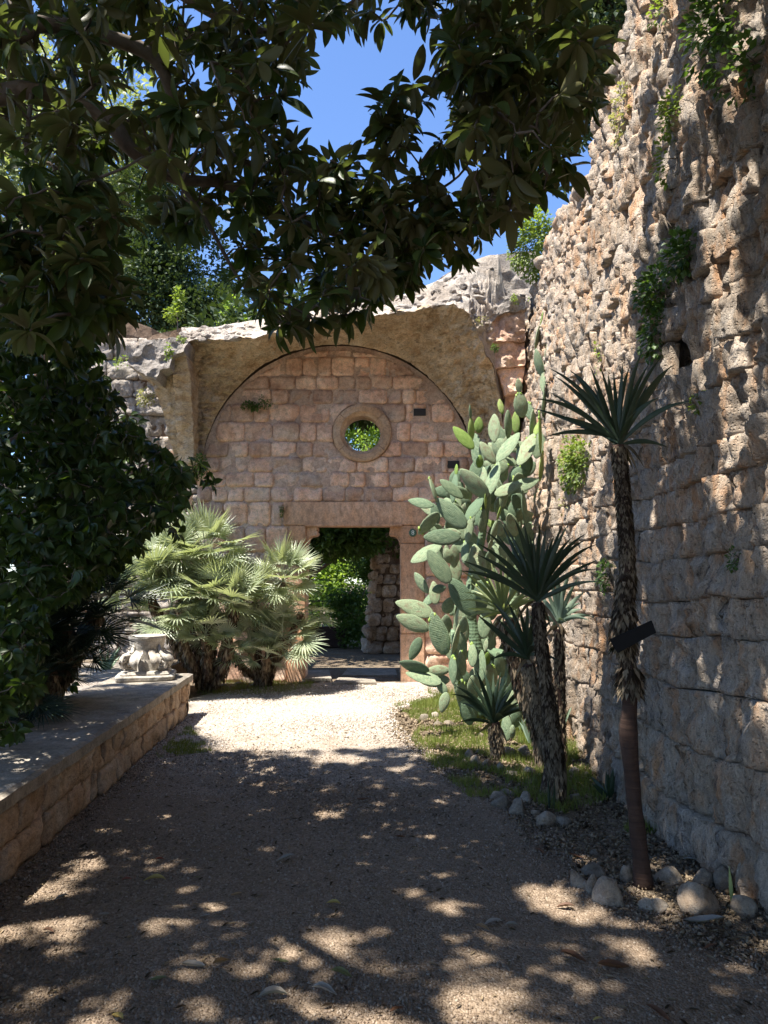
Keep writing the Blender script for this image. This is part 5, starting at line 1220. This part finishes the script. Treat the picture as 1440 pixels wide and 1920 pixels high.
# ------------------------------------------------------------------ grass
gb_V = np.array([(-.5, 0, 0), (.5, 0, 0), (.35, .55, .06), (-.35, .55, .06), (0, 1, .22)]); gb_F = [(0, 1, 2, 3), (3, 2, 4, 4)]
gb_F = np.array([(0, 1, 2), (0, 2, 3), (3, 2, 4)])
def grass(n, poly, h0, h1, label, dens=None, gate=-.2):
    xs = [p[0] for p in poly]; ys = [p[1] for p in poly]; pts = []; t = 0
    while len(pts) < n and t < n * 20:
        t += 1; x, y = random.uniform(min(xs), max(xs)), random.uniform(min(ys), max(ys))
        if in_poly(x, y, poly) and nz((x, y, 0), 3.0, 5) + .5 * nz((x, y, 0), 9, 2) > gate: pts.append((x, y, .0))
    n = len(pts); a = np.random.uniform(0, 6.283, n); el = np.random.uniform(.7, 1.5, n); d = np.stack([np.cos(a) * np.cos(el), np.sin(a) * np.cos(el), np.sin(el)], 1); nn = np.stack([-np.cos(a), -np.sin(a), np.full(n, .5)], 1)
    h = np.random.uniform(h0, h1, n); S = np.stack([np.random.uniform(.003, .006, n), h, h], 1)
    V, Fc = scatter(gb_V, gb_F, basis(d, nn), S, np.array(pts)); tag(mk('grass', V, Fc, M['grass'], None, False, 'stuff', (0, 0, 0)), label, 'grass')
gp = lambda L: [tuple(gnd(x, y))[:2] for x, y in L]
grass(26000, gp([(735, 1325), (830, 1308), (900, 1330), (1060, 1400), (1110, 1455), (1150, 1500), (1060, 1530), (980, 1500), (880, 1500), (800, 1430), (770, 1390), (790, 1360)]), .03, .09, 'patchy short grass round the cactus and stones in the right bed', gate=-.12)
grass(5000, gp([(800, 1300), (870, 1300), (1060, 1370), (1100, 1440), (960, 1400), (860, 1350)]), .06, .16, 'taller grass tuft under the prickly pear', gate=.0)
grass(4200, gp([(365, 1288), (440, 1268), (590, 1280), (580, 1297), (480, 1305), (370, 1304)]), .03, .09, 'strip of green grass at the foot of the fan palms', gate=-.3)
grass(3400, gp([(290, 1420), (340, 1375), (352, 1360), (385, 1400), (400, 1412), (300, 1425)]), .02, .06, 'small mossy grass patch at the foot of the low wall', gate=-.1)
grass(500, gp([(1100, 1560), (1160, 1540), (1260, 1530), (1240, 1560), (1160, 1580)]), .03, .08, 'sparse grass blades in the soil near the tall wall', gate=.0)

# ------------------------------------------------------------------ stones ringing the plants
def stones(lst, ringname, group, big=1.0):
    lst = sorted(lst, key=lambda r: r[0]); ords = ['first', 'second', 'third', 'fourth', 'fifth', 'sixth', 'seventh', 'eighth', 'ninth', 'tenth', 'eleventh', 'twelfth', 'thirteenth']
    for i, (px, py, w_, h_, note) in enumerate(lst):
        b = gnd(px, py + h_ / 2); sx = w_ / F * b.y / 2 * .90; sz = h_ / F * b.y / 2 / .96; V, Fc = rock_vf(sx, sx * random.uniform(.6, .85), sz * 1.4, px * .37 + py, 3)
        a = random.uniform(-.3, .3); c, s = math.cos(a), math.sin(a); V = np.stack([V[:, 0] * c - V[:, 1] * s, V[:, 0] * s + V[:, 1] * c, V[:, 2]], 1)
        V += np.array([b.x, b.y + sx * .5, sz * .46]); lab = '%s stone, %s from the left in the %s' % (note, ords[i], ringname)
        tag(mk('rock', V, Fc, M['rock'], None, True), lab, 'rock', group)
stones([(1084, 1653, 36, 30, 'smooth pale'), (1118, 1636, 56, 26, 'brown'), (1097, 1662, 40, 16, 'flat'), (1112, 1664, 32, 34, 'upright tan'), (1140, 1674, 62, 60, 'big angular'), (1180, 1640, 30, 34, 'pointed grey'), (1263, 1648, 62, 26, 'oval grey'), (1325, 1651, 48, 28, 'smooth grey'), (1364, 1652, 42, 38, 'white angular'), (1407, 1650, 50, 60, 'tall squared'), (1318, 1692, 98, 50, 'large flat oval'), (1398, 1702, 60, 32, 'rounded'), (1231, 1703, 60, 24, 'low brown')],
       'ring round the tallest yucca', 'stones round the tallest yucca')
stones([(935, 1494, 40, 18, 'low grey'), (952, 1488, 40, 16, 'mossy'), (942, 1506, 40, 24, 'white streaked'), (973, 1514, 38, 34, 'veined grey'), (988, 1497, 28, 22, 'reddish'), (1004, 1526, 22, 14, 'little'), (1028, 1537, 46, 26, 'sunlit cream'), (1060, 1541, 32, 20, 'sunlit yellowish')],
       'heap before the second yucca', 'stones before the second yucca')
stones([(880, 1415, 24, 18, 'round grey'), (893, 1426, 25, 19, 'rosy'), (914, 1432, 24, 15, 'oval'), (939, 1438, 19, 17, 'pale round'), (872, 1430, 26, 9, 'flat'), (962, 1451, 27, 12, 'low'), (996, 1447, 30, 17, 'light'), (956, 1409, 32, 17, 'grey'), (984, 1410, 25, 19, 'mottled'), (897, 1410, 13, 9, 'tiny')],
       'ring round the small yucca', 'stones round the small low yucca')
stones([(794, 1346, 24, 13, 'white'), (816, 1342, 21, 13, 'pale'), (822, 1357, 24, 11, 'white flat'), (842, 1356, 22, 10, 'cream'), (901, 1379, 21, 11, 'bright'), (780, 1352, 12, 8, 'tiny white')], 'sunny row left of the cactus foot', 'white stones left of the cactus')
stones([(1035, 1497, 24, 11, 'half buried'), (1078, 1447, 26, 15, 'grey'), (1100, 1452, 18, 9, 'small'), (1082, 1495, 24, 16, 'dull'), (1116, 1600, 22, 10, 'flat')], 'loose line toward the tall wall', 'loose stones near the tall wall')
for k in range(5):
    b = gnd(392 + k * 28, 1284 + (k % 2) * 3); V, Fc = rock_vf(.07, .05, .03, k * 3.3, 2); V += np.array([b.x, b.y, .02]); tag(mk('rock', V, Fc, M['rock'], None, True), 'small kerb stone, number %s from the left under the fan palms' % ['one', 'two', 'three', 'four', 'five'][k], 'rock', 'small stones edging the palm bed')

# ------------------------------------------------------------------ fallen leaves
def dry_leaf(n=8, curl=.5, seed=0):
    rr = random.Random(seed); V = []; 
    for i in range(n + 1):
        t = i / n; w_ = .15 * (math.sin(math.pi * t) ** .75 if 0 < t < 1 else .02)
        for j in range(5):
            s = (j - 2) / 2; V.append((s * w_, t, curl * w_ * s * s * 1.3 + .10 * math.sin(t * 3 + seed) + .02 * rr.uniform(-1, 1)))
    V = np.array(V); V[:, 2] -= V[:, 2].min(); Fc = [(i * 5 + j, i * 5 + j + 1, (i + 1) * 5 + j + 1, (i + 1) * 5 + j) for i in range(n) for j in range(4)]; return V, np.array(Fc)
lm = {k: leafmat('fallen_' + k, tuple(x * .7 for x in c), c, None, .1, .6, .3) for k, c in dict(tan=(.34, .22, .12), grey=(.34, .31, .27), brown=(.16, .075, .04), yellow=(.50, .38, .12), olive=(.20, .20, .08), red=(.30, .09, .06)).items()}
FL_ = [(512, 1868, 68, 5, 'grey', 'silvery curled leaf lying alone near the bottom edge'), (608, 1862, 58, -10, 'grey', 'long pale leaf just right of the silvery one'), (415, 1806, 44, 30, 'tan', 'curled tan leaf at the edge of a sun patch, lower left'), (362, 1812, 55, -5, 'grey', 'thin grey leaf left of the curled tan leaf'), (296, 1838, 40, 0, 'olive', 'olive leaf in deep shade, lower left'), (220, 1910, 48, -25, 'yellow', 'yellow leaf cut by the bottom edge'),
       (290, 1652, 50, 0, 'yellow', 'yellow striped leaf in the big left sun patch'), (238, 1650, 24, 20, 'red', 'reddish leaf in the big left sun patch'), (300, 1612, 20, 15, 'red', 'small red brown leaf above the big left sun patch'), (370, 1645, 16, 20, 'olive', 'tiny green leaf at the right of the big left sun patch'), (443, 1678, 26, 10, 'tan', 'small tan leaf left of centre'), (535, 1612, 44, 12, 'grey', 'pale leaf at mid path in a thin sun streak'),
       (625, 1696, 36, -12, 'yellow', 'straw coloured leaf beside a sun spot at the middle'), (450, 1570, 20, 60, 'grey', 'upright pale leaf tip on the shaded path'), (640, 1830, 50, -8, 'olive', 'dull green leaf low centre'), (525, 1804, 40, 0, 'olive', 'olive leaf between sun spots low centre'), (195, 1715, 26, 0, 'grey', 'grey leaf left in shade'), (385, 1718, 24, -5, 'grey', 'narrow grey leaf left of centre in shade'), (115, 1685, 30, 20, 'grey', 'pale leaf at the left sun streak'), (90, 1746, 30, -10, 'brown', 'brown leaf in the lower left sun patch'),
       (1012, 1598, 26, -30, 'brown', 'chestnut curled leaf left of the bare trunk yucca'), (1080, 1607, 34, -15, 'brown', 'second chestnut leaf closer to the bare trunk yucca'), (1092, 1568, 20, 30, 'grey', 'white leaf on dark soil behind the ring of stones'), (1292, 1612, 26, -20, 'grey', 'folded white leaf at the wall foot'), (1060, 1703, 40, -10, 'brown', 'dark leaf before the big angular stone'), (925, 1731, 46, 12, 'grey', 'twisted grey leaf right of centre'), (905, 1742, 34, -18, 'tan', 'tan leaf touching the twisted grey leaf'),
       (1075, 1798, 56, -16, 'brown', 'long brown leaf in lower right shade'), (1150, 1815, 70, -3, 'brown', 'flat brown leaf strip in lower right'), (1320, 1728, 90, -4, 'grey', 'long grey dried frond leaf under the large oval stone'), (1332, 1778, 34, 5, 'brown', 'crumpled brown leaf at lower right'), (1120, 1912, 24, 10, 'yellow', 'orange yellow leaf in the bottom right sun patch'), (745, 1895, 40, 20, 'brown', 'brown leaf at the bottom middle'), (1235, 1905, 60, -30, 'brown', 'dark curled leaf near the bottom right'), (750, 1570, 26, 10, 'brown', 'dark leaf on the middle of the path'), (680, 1500, 30, 0, 'brown', 'brown leaf near the edge of the canopy shade'), (1220, 1700, 30, 20, 'tan', 'tan leaf in the soil before the bare trunk yucca'), (1170, 1708, 26, -20, 'tan', 'leaf scrap beside the big angular stone'), (960, 1735, 30, 0, 'grey', 'pale scrap left of the ring of stones'), (1215, 1588, 30, 10, 'grey', 'pale leaf just behind the bare trunk')]
for i, (px, py, L, ang, colr, lb_) in enumerate(FL_):
    b = gnd(px, py, .024); Lm = L / F * b.y * .80; V, Fc = dry_leaf(8, random.uniform(.3, 1.1), i); a = R(ang); V = V - np.array([0, .5, 0]); V = V * Lm; V[:, 2] *= .9
    an = -math.pi / 2 + a * 1.6; c, s = math.cos(an), math.sin(an); V = np.stack([V[:, 0] * c - V[:, 1] * s + b.x, V[:, 0] * s + V[:, 1] * c + b.y, V[:, 2] + b.z], 1)
    tag(mk('fallen_leaf', V, Fc, lm[colr], None, True), lb_, 'leaf', 'fallen leaves on the path and bed')
DL = dry_leaf(3, .6, 2); n = 3800; pts = []
while len(pts) < n:
    y = random.uniform(2.2, 8); x = random.uniform(-2.0, 1.75); pr = .9 if x > redge(y) - .2 else (.25 + .5 * (x < ledge(y) + .35))
    if x > ledge(y) and x < wx(y) - .1 and random.random() < pr: pts.append((x, y, .018))
a = np.random.uniform(0, 6.283, n); d = np.stack([np.cos(a), np.sin(a), np.random.uniform(-.15, .25, n)], 1); V, Fc = scatter(DL[0], DL[1], basis(d, np.tile([0, 0, 1.0], (n, 1)) + rnd_unit(n) * .25), np.random.uniform(.010, .045, n), np.array(pts))
tag(mk('leaf_litter', V, Fc, M['dead'], None, False, 'stuff', (0, 0, 0)), 'scattered small dry leaf scraps over path and soil', 'leaf litter')
